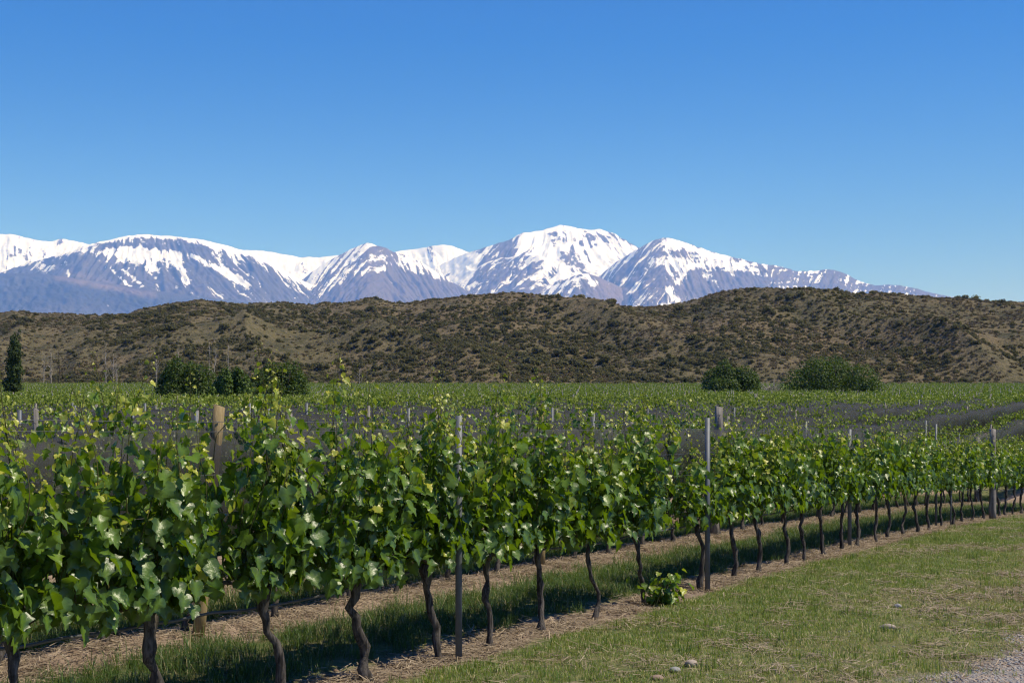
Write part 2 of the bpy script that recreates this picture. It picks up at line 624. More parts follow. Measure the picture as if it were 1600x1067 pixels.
def hill_foot(px):
    return 292 + 10 * (fbm(px / 160.0, 0.3, 3, 41) - 0.5)


def hill_depth(px):
    return 455 + 60 * (fbm(px / 210.0, 1.7, 2, 42) - 0.5)


def hill_height(px, t):
    """t: 0 at the foot, 1 at the crest line, beyond 1 the far slope"""
    Yf, Yc = hill_foot(px), hill_depth(px)
    Y = Yf + t * (Yc - Yf)
    X = (px - 800) / F * Y
    Hc = (HOR - 4 - hill_crest(px)) / F * Yc + EYE
    hf = ground_z(X, np.minimum(Y, 420)) * 0 + swell((px - 800) / F * Yf, Yf)
    rise = np.where(t < 1, 1 - (1 - np.clip(t, 0, 1)) ** 1.28, 1 - 0.25 * (t - 1) ** 2 * 3)
    z = hf + (Hc - hf) * rise
    env = np.clip(np.sin(np.clip(t, 0, 1) * math.pi), 0, 1) ** 0.8 * (1.15 - np.clip(t, 0, 1)) ** 0.7 * 1.25
    wx = X + 26 * (fbm(X / 90, Y / 90, 2, 51) - 0.5)
    spur = ridged(wx / 62.0 + 0.35 * (Y / 62.0), Y / 240.0, 3, 44)
    z = z + env * ((spur - 0.62) * 25.0 + (fbm(X / 45, Y / 45, 3, 45) - 0.5) * 9.0)
    z = z + (fbm(X / 9, Y / 9, 3, 46) - 0.5) * 1.6 * np.clip(t * 6, 0, 1)
    return X, Y, z


def build_hill():
    px = np.concatenate([np.arange(-900, -60, 20), np.arange(-60, 1680, 3.0), np.arange(1680, 3000, 20)])
    t = np.concatenate([[-0.08, -0.03], np.linspace(0, 1.0, 130), np.linspace(1.012, 2.2, 40)])
    PX, T = np.meshgrid(px, t)
    X, Y, Z = hill_height(PX, T)
    Z = np.where(T < 0, Z - 3.0 * (-T) / 0.03, Z)
    me = grid_mesh('hill', X, Y, Z, M['hill'])
    return tag(link(bpy.data.objects.new('hill', me)), 'long low brown hill dotted with dark scrub', None, None, 'structure')


build_hill()

# ================================================================== THE MOUNTAINS
def seg(px, py, x1, y1, x2, y2, w):
    dx, dy = x2 - x1, y2 - y1
    L = dx * dx + dy * dy
    t = np.clip(((px - x1) * dx + (py - y1) * dy) / L, 0, 1)
    d = np.hypot(px - x1 - t * dx, py - y1 - t * dy)
    return np.exp(-(d / w) ** 2)


def blob(px, py, cx, cy_, rx, ry):
    return np.exp(-(((px - cx) / rx) ** 2 + ((py - cy_) / ry) ** 2))


def mountain(pts, Y0, slope, shear, lam, amp, snowf, label, redf=None, seed=0, jag=1.6):
    cf = crest(pts)
    p0, p1 = pts[0][0], pts[-1][0]
    px = np.arange(p0, p1 + 0.1, 1.7)
    py = cf(px) + jag * (fbm(px / 9.0, 0.5, 3, seed + 60) - 0.5) * 2
    Yc = Y0 + 900 * (fbm(px / 130.0, 2.2, 2, seed + 61) - 0.5)
    H = (HOR - py) / F * Yc
    d = np.concatenate([[-3500, -1800, -900, -450, -200, -80], np.linspace(0, 1, 120) ** 1.25 * 1750, [2000, 2400, 3000, 4000, 5500, 7000]])
    PX, D = np.meshgrid(px, d)
    Hc, YC = np.broadcast_to(H, PX.shape), np.broadcast_to(Yc, PX.shape)
    a = math.tan(math.radians(slope))
    Ad = np.abs(D)
    drop = Hc * (1 - np.exp(-Ad * a / np.maximum(Hc, 300)))
    Y = YC - D
    pd = drop * F / Y                                         # drop below the crest, in the same unit as px
    q = PX + shear(PX) * pd
    q = q + 7 * (fbm(PX / 30.0, pd / 30.0, 2, seed + 62) - 0.5)
    rib = ridged(q / lam, pd / (lam * 7.0), 3, seed + 63, 0.6)
    env = sstep(0, 260, Ad)
    Z = Hc - drop + env * amp * 1.25 * (rib - 0.62) + env * 55 * (fbm(PX / 12.0, pd / 12.0, 3, seed + 64) - 0.5)
    Z = np.where(Ad > 2500, Z - (Ad - 2500) * 0.12, Z)
    PY = HOR - Z / Y * F
    snow = snowf(PX, PY, pd, rib, q)
    snow = snow + 0.75 * (ridged(q / 7.0, pd / 34.0, 3, seed + 66) - 0.64) + 1.15 * (ridged(q / 3.6, pd / 16.0, 2, seed + 67) - 0.64) + 0.4 * (fbm(PX / 2.6, PY / 2.2, 2, seed + 68) - 0.5)
    red = np.full_like(PX, 0.48) if redf is None else np.maximum(redf(PX, PY, pd), 0.0 if seed == 1 else 0.2 if seed == 2 else 0.48)
    X = (PX - 800) / F * Y
    me = grid_mesh('mountain', X, Y, Z + EYE, M['mountain'], {'snow': snow, 'red': np.clip(red, 0, 1)})
    return tag(link(bpy.data.objects.new('mountain', me)), label, None, None, 'structure')


# low blue foothill on the left
mountain([(-420, 446), (-200, 432), (-60, 427), (0, 427), (60, 428), (100, 432), (160, 441), (230, 452), (300, 462), (370, 470), (470, 478), (560, 484), (700, 500)],
         13000, 20, lambda p: 0.3 + 0 * p, 40, 50, lambda X, Y, d, r, q: 0 * X - 0.2,
         'smooth bare blue foothill below the broad snow domed mountain', lambda X, Y, d: 0.8 * seg(X, Y, 90, 434, 240, 461, 5), 1, 0.6)

# broad massif with the fan of snow
def snow_massif(X, Y, d, r, q):
    s = -0.05 + 0 * X
    s = s + (0.55 + 0.5 * vnoise(X / 14.0, Y / 4.0, 97)) * np.exp(-(d / 8.5) ** 2) * sstep(60, 190, X)
    s = s + 0.45 * np.exp(-(d / 5.0) ** 2)
    fan = blob(X, Y, 205, 395, 62, 13) + 1.0 * blob(X, Y, 238, 408, 34, 17)
    s = s + fan * (1.15 - 1.0 * np.clip((r - 0.62) * 3, -0.3, 1))
    s = s - (0.2 + 0.5 * vnoise(X / 9.0, Y / 5.0, 96)) * seg(X, Y, 150, 380, 330, 392, 3.5)
    s = s + 0.8 * seg(X, Y, 275, 405, 292, 440, 8) + 0.9 * seg(X, Y, 300, 400, 388, 444, 5)
    s = s + 0.75 * seg(X, Y, 172, 420, 205, 450, 3.0) + 0.7 * seg(X, Y, 192, 422, 222, 446, 3.4) + 0.7 * seg(X, Y, 103, 410, 108, 432, 3)
    s = s + 0.65 * blob(X, Y, 68, 419, 22, 5) + 0.5 * blob(X, Y, 120, 392, 20, 6) + 0.55 * blob(X, Y, 40, 412, 30, 4)
    s = s + (0.62 * np.exp(-(d / 24.0) ** 2) - 0.9 * (r - 0.66)) * sstep(300, 350, X)
    s = s + 0.35 * blob(X, Y, 240, 450, 60, 10) * (r < 0.62)
    return s
mountain([(-60, 447), (0, 427), (40, 411), (80, 402), (112, 392), (150, 379), (200, 369), (225, 366), (270, 369), (320, 375), (370, 388), (400, 396), (430, 414),
          (460, 432), (500, 452), (520, 463), (560, 485), (620, 520)],
         15000, 30, lambda p: (240 - p) / 200.0, 15, 75, snow_massif, 'broad snow domed mountain with a fan of white gullies',
         lambda X, Y, d: 0.55 * seg(X, Y, 110, 425, 230, 460, 7), 2)

# all-white ridge at the back
def snow_back(X, Y, d, r, q):
    return 1.15 - 0.75 * (r - 0.58) - 0.5 * blob(X, Y, 95, 380, 14, 6) * 1.2 - 0.4 * blob(X, Y, 25, 395, 30, 14)
mountain([(-420, 395), (-200, 380), (-60, 371), (0, 366), (22, 366), (42, 372), (75, 378), (98, 373), (130, 380), (165, 387), (260, 392), (390, 391), (420, 393),
          (440, 397), (470, 402), (500, 402), (525, 399), (600, 396), (650, 389), (688, 383), (702, 383), (730, 393), (760, 403), (820, 430)],
         17300, 30, lambda p: 0.2 * np.sin(p / 60.0), 20, 60, snow_back, 'pure white snow ridge behind the nearer mountains', None, 3)

# striped pyramid
def snow_pyr(X, Y, d, r, q):
    left = 0.50 - 2.0 * (r - 0.60)
    right = 0.35 - 1.1 * (r - 0.62)
    s = np.where(X < 585, left, right)
    s = s - 1.2 * sstep(-12, 8, Y - np.interp(X, [500, 545, 575, 605, 650, 700, 760], [470, 437, 424, 420, 432, 448, 466])) + 0.1
    s = s + 0.75 * seg(X, Y, 590, 424, 640, 466, 2.6) + 0.8 * seg(X, Y, 565, 428, 600, 420, 5)
    s = s + 0.55 * seg(X, Y, 640, 402, 730, 446, 6)
    return s
mountain([(455, 452), (480, 431), (500, 416), (522, 403), (545, 391), (562, 383), (576, 379), (590, 384), (603, 388), (622, 396), (650, 405), (690, 430), (730, 454), (765, 472), (800, 500)],
         15300, 31, lambda p: np.where(p < 600, 1.15, -0.7), 7.5, 60, snow_pyr, 'pointed mountain with slanting white stripes on its left face',
         lambda X, Y, d: 0.5 * seg(X, Y, 610, 412, 700, 440, 8) + 0.3 * seg(X, Y, 585, 425, 620, 455, 6), 4)

# main summit
def snow_main(X, Y, d, r, q):
    s = 1.1 - 0.8 * (r - 0.58)
    s = s - 1.1 * sstep(14, -14, X - 806 - 0.4 * (Y - 370)) * sstep(735, 760, X) * (0.6 + 1.0 * (r - 0.5))
    s = s - 0.55 * blob(X, Y, 925, 374, 16, 16) - 0.50 * blob(X, Y, 880, 376, 20, 10) - 0.52 * blob(X, Y, 890, 400, 18, 12) - 0.55 * blob(X, Y, 908, 416, 11, 14)
    s = s - 0.8 * seg(X, Y, 970, 371, 1010, 392, 3.5) - 0.3 * blob(X, Y, 950, 370, 18, 7) - 0.45 * blob(X, Y, 865, 365, 14, 6)
    return s
mountain([(640, 440), (690, 412), (720, 399), (740, 392), (770, 383), (795, 375), (812, 365), (845, 361), (862, 356), (878, 351), (900, 356), (925, 361), (937, 358),
          (962, 366), (985, 380), (998, 388), (1030, 400), (1080, 425), (1130, 450)],
         16600, 31, lambda p: (880 - p) / 150.0, 13, 75, snow_main, 'highest summit wrapped almost wholly in snow', None, 5)

# dark shoulder below the main summit
mountain([(640, 500), (680, 470), (712, 447), (735, 428), (755, 412), (772, 405), (805, 401), (842, 398), (855, 404), (870, 414), (890, 430), (910, 446), (950, 480)],
         15600, 31, lambda p: np.where(p < 850, 1.3, -0.7), 7.0, 55,
         lambda X, Y, d, r, q: 0.40 - 1.9 * (r - 0.62) + 0.65 * seg(X, Y, 860, 412, 828, 452, 5) + 0.5 * np.exp(-(d / 3.0) ** 2) - 0.25 * blob(X, Y, 790, 440, 40, 30),
         'dark shoulder ridge with slanting snow stripes under the highest summit', lambda X, Y, d: 0.3 * blob(X, Y, 850, 450, 30, 15), 6)

# rounded pinkish hill in front of the valley
mountain([(780, 500), (820, 478), (850, 456), (880, 438), (905, 428), (922, 428), (950, 439), (980, 454), (1005, 470), (1040, 495)],
         14300, 29, lambda p: np.where(p < 905, 1.0, -0.5), 9.0, 40,
         lambda X, Y, d, r, q: 0.30 - 1.5 * (r - 0.64) - 0.9 * sstep(918, 945, X) + 0.75 * seg(X, Y, 925, 442, 948, 446, 5) + 0.5 * seg(X, Y, 915, 430, 860, 452, 4),
         'rounded pinkish foothill with broken snow patches', lambda X, Y, d: 0.45 + 0.4 * sstep(910, 950, X), 7, 0.8)

# right-hand peak with the long ridge falling away
def snow_right(X, Y, d, r, q):
    left = 0.32 - 2.0 * (r - 0.62)
    right = 0.42 - 0.9 * (r - 0.62) + 0.28 * (vnoise(X / 26.0, Y / 3.2, 81) - 0.45) * 2
    s = np.where(X < 1040 + 0.3 * (Y - 380), left, right)
    s = s + 0.95 * blob(X, Y, 1052, 382, 14, 10) + 0.8 * seg(X, Y, 1060, 384, 1135, 402, 6) + 0.5 * seg(X, Y, 1020, 408, 1160, 412, 7)
    s = s - 0.5 * blob(X, Y, 1062, 396, 20, 7) - 0.4 * blob(X, Y, 1140, 404, 14, 3)
    s = s + 0.7 * seg(X, Y, 1075, 418, 1045, 460, 4.5) + 0.65 * seg(X, Y, 1103, 430, 1125, 448, 5) + 0.5 * seg(X, Y, 1005, 440, 960, 470, 3)
    s = s - 0.9 * blob(X, Y, 1105, 448, 60, 18) - 0.5 * blob(X, Y, 960, 455, 20, 10) - 0.5 * blob(X, Y, 1180, 440, 40, 12)
    s = s + sstep(1240, 1290, X) * (1.6 * (0.62 - ridged(q / 4.2, d / 16.0, 3, 95)) - 0.25)
    s = s - 0.35 * sstep(1330, 1560, X)
    return s
mountain([(850, 500), (890, 472), (925, 441), (960, 411), (990, 392), (1012, 380), (1028, 373), (1042, 371), (1062, 376), (1090, 386), (1120, 396), (1150, 403), (1180, 411),
          (1215, 415), (1245, 424), (1270, 424), (1300, 421), (1318, 426), (1335, 436), (1365, 446), (1400, 445), (1430, 451), (1470, 461), (1520, 469), (1600, 478), (1750, 486), (2100, 500)],
         15200, 30, lambda p: np.where(p < 1040, 1.2, np.where(p < 1200, -0.4, 0.3)), 9.0, 60, snow_right, 'right hand snow streaked peak with a long falling ridge',
         lambda X, Y, d: 0.55 * blob(X, Y, 1090, 445, 90, 22) + 0.4 * blob(X, Y, 1000, 450, 40, 20), 8)

# ------------------------------------------------------------------ the air
def build_haze():
    m = bpy.data.materials.new('valley_haze')
    m.use_nodes = True
    t = m.node_tree
    t.nodes.clear()
    out = t.nodes.new('ShaderNodeOutputMaterial')
    v = t.nodes.new('ShaderNodeVolumePrincipled')
    v.inputs['Color'].default_value = (0.14, 0.37, 1.0, 1)
    v.inputs['Absorption Color'].default_value = (1, 1, 1, 1)
    v.inputs['Density'].default_value = 6.7e-5
    v.inputs['Anisotropy'].default_value = 0.0
    t.links.new(v.outputs[0], out.inputs['Volume'])
    mb = MB()
    x, y0, y1, z0, z1 = 47000, -2000, 46500, -900, 3600
    mb.add([(-x, y0, z0), (x, y0, z0), (x, y1, z0), (-x, y1, z0), (-x, y0, z1), (x, y0, z1), (x, y1, z1), (-x, y1, z1)],
           [(0, 3, 2, 1), (4, 5, 6, 7), (0, 1, 5, 4), (1, 2, 6, 5), (2, 3, 7, 6), (3, 0, 4, 7)])
    o = mb.build('haze', m, None, False)
    return tag(o, 'thin blue air in front of the mountains', None, None, 'stuff')


build_haze()

# ================================================================== LEAF AND BLADE SHAPES
def leaf_template(seed, simple_=False):
    """a five-lobed vine leaf, length 1 along +y, stalk end at the origin, blade facing +z"""
    r = np.random.default_rng(seed)
    half = [(0.10, -0.07), (0.31, -0.10), (0.47, 0.10), (0.56, 0.33), (0.40, 0.42), (0.45, 0.66), (0.25, 0.70), (0.13, 0.86)]
    if simple_:
        half = [(0.33, -0.06), (0.54, 0.32), (0.36, 0.66)]
    j = 0.05 if not simple_ else 0.03
    R = [(x + r.uniform(-j, j), y + r.uniform(-j, j)) for x, y in half]
    L = [(-x + r.uniform(-j, j), y + r.uniform(-j, j)) for x, y in half]
    axis = [(0, 0.06), (0, 0.36), (0, 0.70), (r.uniform(-.05, .05), 1.0)] if not simple_ else [(0, 0.05), (0, 0.4), (0, 1.0)]
    P = axis + R + L
    fold, droop, wav, ph = r.uniform(0.15, 0.85), r.uniform(0.2, 0.95), r.uniform(0.05, 0.13), r.uniform(0, 6)
    V = []
    for x, y in P:
        z = fold * abs(x) - droop * y * y * 0.6 - 0.35 * x * x * r.uniform(0.2, 1.6) + wav * math.sin(9 * y + 7 * x + ph) * (abs(x) * 2)
        V.append((x, y, z))
    na, nh = len(axis), len(half)
    fs = []
    def side(o, flip):
        e = [o + i for i in range(nh)]
        cols = [0] * 0
        if simple_:
            q = [(0, e[0], e[1]), (0, e[1], 1), (1, e[1], e[2]), (1, e[2], 2)]
        else:
            q = [(0, e[0], e[1]), (0, e[1], e[2]), (0, e[2], 1), (1, e[2], e[3]), (1, e[3], e[4]), (1, e[4], 2), (2, e[4], e[5]), (2, e[5], e[6]), (2, e[6], e[7]), (2, e[7], 3)]
        for f in q:
            fs.append(tuple(reversed(f)) if flip else f)
    side(na, False)
    side(na + nh, True)
    V = np.array(V)
    V[:, 1] -= 0.04
    V[:, 0] *= r.uniform(0.82, 1.02)
    return V, np.array(fs)


LEAF_T = [leaf_template(100 + i) for i in range(6)]
LEAF_S = [leaf_template(200 + i, True) for i in range(4)]
LEAF_MESH = {}


def vein_of(n):
    v = np.random.default_rng(n).uniform(0.0, 0.35, n)
    v[:4 if n > 12 else 3] = 1.0
    return v



def leaf_mesh(kind, level):
    k = (kind, level)
    if k not in LEAF_MESH:
        V, fs = LEAF_T[kind]
        LEAF_MESH[k] = mesh_np('leaf', V, fs, np.full(len(fs), 3), [M['leaf']], True, {'tint': np.full(len(V), level / 5.0), 'vein': vein_of(len(V))})
    return LEAF_MESH[k]


def leaves_mesh(name, L, templates, mat, seed=0):
    """join many leaves (a dict of arrays) into one mesh"""
    r = np.random.default_rng(seed)
    kinds = r.integers(0, len(templates), len(L['p']))
    Vs, Fs, Ts, Ws, n = [], [], [], [], 0
    for k, (T, fs) in enumerate(templates):
        m = kinds == k
        c = int(m.sum())
        if not c: continue
        X, Y, Z = frames(L['n'][m], L['t'][m])
        V = xform(L['p'][m], X, Y, Z, L['s'][m], T)
        Vs.append(V.reshape(-1, 3))
        Fs.append((fs[None] + (np.arange(c) * len(T))[:, None, None] + n).reshape(-1, 3))
        Ts.append(np.repeat(L['tint'][m], len(T)))
        Ws.append(np.tile(vein_of(len(T)), c))
        n += c * len(T)
    F_ = np.concatenate(Fs)
    return mesh_np(name, np.concatenate(Vs), F_, np.full(len(F_), 3), [mat], True, {'tint': np.concatenate(Ts), 'vein': np.concatenate(Ws)})


def take(L, m):
    return {k: v[m] for k, v in L.items()}


# ================================================================== GRAPEVINES
def vine_shape(seed, vigor=1.0, longp=0.24, hi0=1.52, girth=1.0, giant=None, lean=0.1, bend=0.05, shoots=14, head=0.70, tall=1.0, dens=1.0, half=0.48):
    """local frame: x along the row, y into the vineyard, z up. Returns trunk and cane builders and the leaf arrays"""
    r = np.random.default_rng(seed)
    tz = np.linspace(-0.05, head, 12)
    f = np.clip(tz / head, 0, 1)
    w1, w2 = r.uniform(-1, 1), r.uniform(-1, 1)
    tx = lean * (1 - f) ** 1.3 + bend * np.sin(f * 5.2 + w1) * np.sin(f * math.pi) ** 0.7 + 0.016 * r.standard_normal(12)
    ty = 0.035 * np.sin(f * 4 + w2 * 3) * np.sin(f * math.pi) + 0.008 * r.standard_normal(12)
    rad = (0.0235 + 0.013 * np.exp(-(f / 0.12) ** 2) + 0.010 * np.exp(-((f - 1) / 0.16) ** 2)) * r.uniform(0.85, 1.15) * girth * (1 + 0.17 * r.standard_normal(12)).clip(0.72, 1.4)
    trunk = MB()
    trunk.tube(np.stack([tx, ty, tz], 1), rad, 10, True, 0.17, seed)
    for sgn in (-1, 1):
        n = 6
        a = np.linspace(0, 1, n)
        x = tx[-1] + sgn * half * 0.92 * a
        z = head - 0.02 + 0.07 * np.sqrt(a) + 0.012 * r.standard_normal(n)
        trunk.tube(np.stack([x, ty[-1] + 0.015 * r.standard_normal(n), z], 1), np.linspace(0.026, 0.013, n), 6, True, 0.15, seed + 1)
    canes = MB()
    P, Nn, Tt, S, G = [], [], [], [], []
    for i in range(shoots):
        x0 = -half + 2 * half * (i + r.uniform(0.15, 0.85)) / shoots
        Ls = r.uniform(0.62, 1.0) * vigor * tall
        if r.random() < longp: Ls *= r.uniform(1.15, 1.48)
        if giant is not None and i == shoots // 2: Ls = giant
        nn = max(5, int(Ls / 0.056))
        u = np.linspace(0, 1, nn) ** 0.88
        sx, sy = r.normal(0, 0.09) - 0.10 * x0 / half, r.normal(0, 0.14)
        Ls *= 1.06 - 0.22 * abs(x0 / half) ** 2
        cx = x0 + sx * u + 0.03 * np.sin(u * r.uniform(3, 7) + r.uniform(0, 6))
        cy_ = sy * np.sin(u * 2.2) + 0.03 * np.sin(u * r.uniform(3, 8))
        tipb = r.normal(0, 0.11, 2)
        cx = cx + tipb[0] * np.clip(u - 0.75, 0, 1) * 2
        cy_ = cy_ + tipb[1] * np.clip(u - 0.75, 0, 1) * 2
        cz = head + 0.05 + Ls * u * (1 - 0.04 * u)
        canes.tube(np.stack([cx, cy_, cz], 1), np.linspace(0.0055, 0.002, nn), 4, False)
        sd = r.choice([-1, 1])
        for j in range(nn):
            uj = u[j]
            left = (1 - uj) * Ls                      # length of shoot still above this leaf
            size = 0.110 * min(1.0, 0.17 + left / 0.46) * r.uniform(0.52, 1.18)
            young = min(1.0, max(0.0, 1.10 - left / 0.50))
            hi = min(1.0, max(0.0, (cz[j] - hi0) / 0.35))
            size *= 1 - 0.42 * hi
            young = min(1.0, young + 0.30 * hi)
            reps = 1 + (1 if (r.random() < 0.85 * dens and uj < 0.80) else 0) + (1 if (r.random() < 0.55 * dens and uj < 0.6) else 0) + (1 if (r.random() < 0.7 and uj > 0.78) else 0)
            for q in range(reps):
                sd = -sd
                az = sd * math.pi / 2 + r.normal(0, 0.75)
                out = np.array([math.cos(az), math.sin(az), 0])
                pl = r.uniform(0.03, 0.15) * (0.3 + size / 0.14 * 0.7) + (0.09 * r.random() if q and uj < 0.78 else 0)
                rise = r.uniform(-0.1, 0.55)
                p = np.array([cx[j], cy_[j], cz[j]]) + out * pl + np.array([0, 0, pl * rise + (r.uniform(-0.09, 0.05) if q else 0)])
                nrm = out * r.uniform(0.2, 1.1) + np.array([0, 0, r.uniform(0.0, 0.95)]) + r.normal(0, 0.50, 3)
                if uj > 0.86: nrm = nrm + np.array([0, 0, 0.2]) + r.normal(0, 0.5, 3)
                tip = out * r.uniform(0.2, 0.9) + np.array([0, 0, -r.uniform(0.3, 1.1)]) + r.normal(0, 0.3, 3)
                P.append(p); Nn.append(nrm); Tt.append(tip); S.append(size); G.append(young * 0.95 + r.uniform(0, 0.16))
    for i in range(int(70 * dens)):                     # hanging leaves round the cordon
        x = float(np.clip(r.normal(0, 0.30), -half, half))
        sd = r.choice([-1, 1])
        p = np.array([x, sd * r.uniform(0.02, 0.27), head + r.uniform(-0.02, 0.34)])
        nrm = np.array([r.normal(0, 0.4), sd * r.uniform(0.5, 1.1), r.uniform(0.0, 0.7)])
        P.append(p); Nn.append(nrm); Tt.append(np.array([r.normal(0, 0.4), sd * 0.3, -1.0])); S.append(r.uniform(0.08, 0.135)); G.append(r.uniform(0, 0.15))
    L = dict(p=np.array(P), n=np.array(Nn), t=np.array(Tt), s=np.array(S), tint=np.clip(np.array(G), 0, 1))
    return trunk, canes, L


def add_leaf_objects(L, parent):
    X, Y, Z = frames(L['n'], L['t'])
    for i in range(len(L['p'])):
        o = bpy.data.objects.new('leaf', leaf_mesh(random.randrange(6), int(round(L['tint'][i] * 5))))
        o.parent = parent
        s = float(L['s'][i])
        o.matrix_local = Matrix(((X[i][0] * s, Y[i][0] * s, Z[i][0] * s, L['p'][i][0]), (X[i][1] * s, Y[i][1] * s, Z[i][1] * s, L['p'][i][1]),
                                 (X[i][2] * s, Y[i][2] * s, Z[i][2] * s, L['p'][i][2]), (0, 0, 0, 1)))
        COL.objects.link(o)


def build_vine(x, y, label, group, seed, n_leaf=0, pick='front', **kw):
    root = thing('grapevine', label, 'grapevine', (x, y, float(ground_z(x, y))), group, ROW_ANG)
    trunk, canes, L = vine_shape(seed, **kw)
    trunk.build('trunk', M['bark'], root)
    tag(canes.build('canes', M['cane'], root), kind='stuff')
    if n_leaf:
        r = np.random.default_rng(seed + 9)
        score = (-L['p'][:, 1] if pick == 'front' else L['p'][:, 2]) + 0.06 * r.standard_normal(len(L['p'])) + (L['s'] * 1.2 if pick == 'front' else 0)
        m = np.zeros(len(score), bool)
        m[np.argsort(-score)[:n_leaf]] = True
        add_leaf_objects(take(L, m), root)
        L = take(L, ~m)
    me = leaves_mesh('foliage', L, LEAF_T, M['leaf'], seed)
    tag(link(bpy.data.objects.new('foliage', me), root), kind='stuff')
    return root


# --- where the vines stand
def z_on_row(px, s):                       # camera depth at which row s crosses photo column px
    return (5.863 + s) / (DIR[1] * 0 + NRM[1] - (-NRM[0]) * (px - 800) / F)


FRONT = [  # photo column of the trunk foot, lean of the foot along the row, bend, head height, vigour, extra words
    (12, 0.05, 0.03, 0.76, 1.12, 'first grapevine from the left, its dark trunk at the edge'),
    (235, 0.06, 0.05, 0.76, 1.10, 'thick trunked grapevine just left of the pale wooden post'),
    (428, 0.14, 0.04, 0.78, 1.20, 'grapevine with slanting trunk just right of the pale wooden post'),
    (562, 0.10, 0.03, 0.76, 1.18, 'second grapevine left of the tall metal post, straight slanting trunk'),
    (675, 0.13, 0.06, 0.78, 1.16, 'grapevine with curved trunk immediately left of the tall metal post'),
    (757, 0.02, 0.02, 0.78, 1.11, 'grapevine with straight upright trunk immediately right of the tall metal post'),
    (840, 0.06, 0.07, 0.80, 1.05, 'second grapevine right of the tall metal post, foot kicked sideways'),
    (923, 0.08, 0.10, 0.78, 1.05, 'grapevine with strongly S-curved trunk beside the leaning vine'),
    (1002, 0.26, 0.04, 0.78, 1.13, 'grapevine whose trunk leans hard, green sucker shoots at its foot'),
    (1086, 0.03, 0.03, 0.78, 0.75, 'low grapevine right of the gap, left of the second metal post'),
    (1140, 0.02, 0.05, 0.76, 1.03, 'grapevine immediately right of the second metal post'),
    (1178, 0.02, 0.04, 0.80, 0.98, 'second grapevine right of the second metal post'),
    (1223, 0.05, 0.03, 0.80, 1.01, 'third grapevine right of the second metal post'),
    (1251, 0.03, 0.04, 0.80, 0.98, 'slim trunked grapevine, two vines left of the third metal post'),
    (1281, 0.10, 0.08, 0.80, 0.98, 'bowed grapevine with swung out foot, next left of the third metal post'),
]
ORD = ['first', 'second', 'third', 'fourth', 'fifth', 'sixth', 'seventh', 'eighth', 'ninth', 'tenth', 'eleventh', 'twelfth', 'thirteenth', 'fourteenth', 'fifteenth', 'sixteenth', 'seventeenth', 'eighteenth', 'nineteenth', 'twentieth', 'twenty-first', 'twenty-second']
GROUP0 = 'vines of the front row'
seed = 1000
for px, lean, bend, head, vig, lab in FRONT:
    Z = z_on_row(px, 0.0)
    X = (px - 800) / F * Z
    seed += 7
    t, _ = row_coords(X, Z)
    x, y = row_point(t - lean, -0.05)           # the root empty stands under the head of the vine
    build_vine(x, y, lab, GROUP0, seed, 170 if Z < 14 else 150, lean=lean, bend=bend, head=head, vigor=vig, shoots=20 if vig > 0.8 else 14, dens=1.0, half=0.42 if px in (235, 428) else 0.49, girth={12: 1.35, 235: 1.5, 428: 1.3, 562: 1.2}.get(px, 1.0), longp=0.55 if px < 300 else 0.45,
               giant={428: 1.42, 562: 1.12, 675: 1.25, 1002: 1.2}.get(px))
t0 = row_coords((1281 - 800) / F * z_on_row(1281, 0), z_on_row(1281, 0))[0]
n_after = 0
FAR_WORDS = ['dark trunked', 'crooked', 'slanting', 'leafy', 'upright', 'bushy', 'slim', 'bent kneed']
front_far = []
k = 0
t = t0
while True:
    t += 0.97 + random.uniform(-0.08, 0.08)
    x, y = row_point(t, random.uniform(-0.07, 0.0))
    if y > 37.5: break
    front_far.append((t, x, y))
for i, (t, x, y) in enumerate(front_far):
    if y < 31.3:
        lab = '%s grapevine beyond the third metal post in the front row' % ORD[i]
        last = i
    else:
        lab = '%s front-row grapevine beyond the round weathered wooden post' % ORD[i - last - 1]
    build_vine(x, y, lab, GROUP0, 2000 + i * 13, 90 if y < 26 else 60, lean=random.uniform(-0.12, 0.2), bend=random.uniform(0.02, 0.09), head=0.78,
               vigor=random.uniform(0.88, 1.03), shoots=17, dens=1.0, half=0.48)
n_front = len(FRONT) + len(front_far)

# --- rows behind: the nearest 300 vines one by one, the rest as stuff
BUSHES = [  # photo column, half width px, top row, base row, depth, kind
    (292, 51, 556, 624, 106, 'dark'), (362, 33, 570, 624, 104, 'light'), (438, 49, 555, 624, 108, 'dark2'),
    (1143, 49, 561, 612, 166, 'mid'), (1297, 74, 555, 612, 164, 'dark')]
CLEAR = [((c - 800) / F * d, d, hw / F * d + 0.9) for c, hw, a, b, d, kd in BUSHES] + [((1207 - 800) / F * 165, 165, 2.0), ((22 - 800) / F * 132, 132, 1.4)]
BLOCK_Y = 85.0                                 # the netted block ends here
allv = []
for k in range(1, 150):
    s = ROW_GAP * k
    ts = np.arange(-60, 420, 1.02) + rng.uniform(0, 1)
    ts = ts + rng.uniform(-0.08, 0.08, len(ts))
    x, y = row_point(ts, s)
    m = (y > 5) & (y < 280 + 12 * (fbm(x / 30, 0.7, 3, 77) - 0.5)) & (np.abs(x) < 0.40 * y + 1.5) & ~((y > BLOCK_Y + 1) & (y < BLOCK_Y + 5)) & ~((y > 205) & (y < 211))
    for cx, cyy, rr in CLEAR:
        m &= np.hypot(x - cx, (y - cyy)) > rr
    for a, b in zip(x[m], y[m]):
        allv.append((b, a, k))
allv.sort()
N_IND = 300 - n_front
ROWW = ['front', 'second', 'third', 'fourth', 'fifth', 'sixth', 'seventh', 'eighth', 'ninth', 'tenth', 'eleventh', 'twelfth', 'thirteenth', 'fourteenth', 'fifteenth', 'sixteenth', 'seventeenth', 'eighteenth', 'nineteenth', 'twentieth']
protos = []
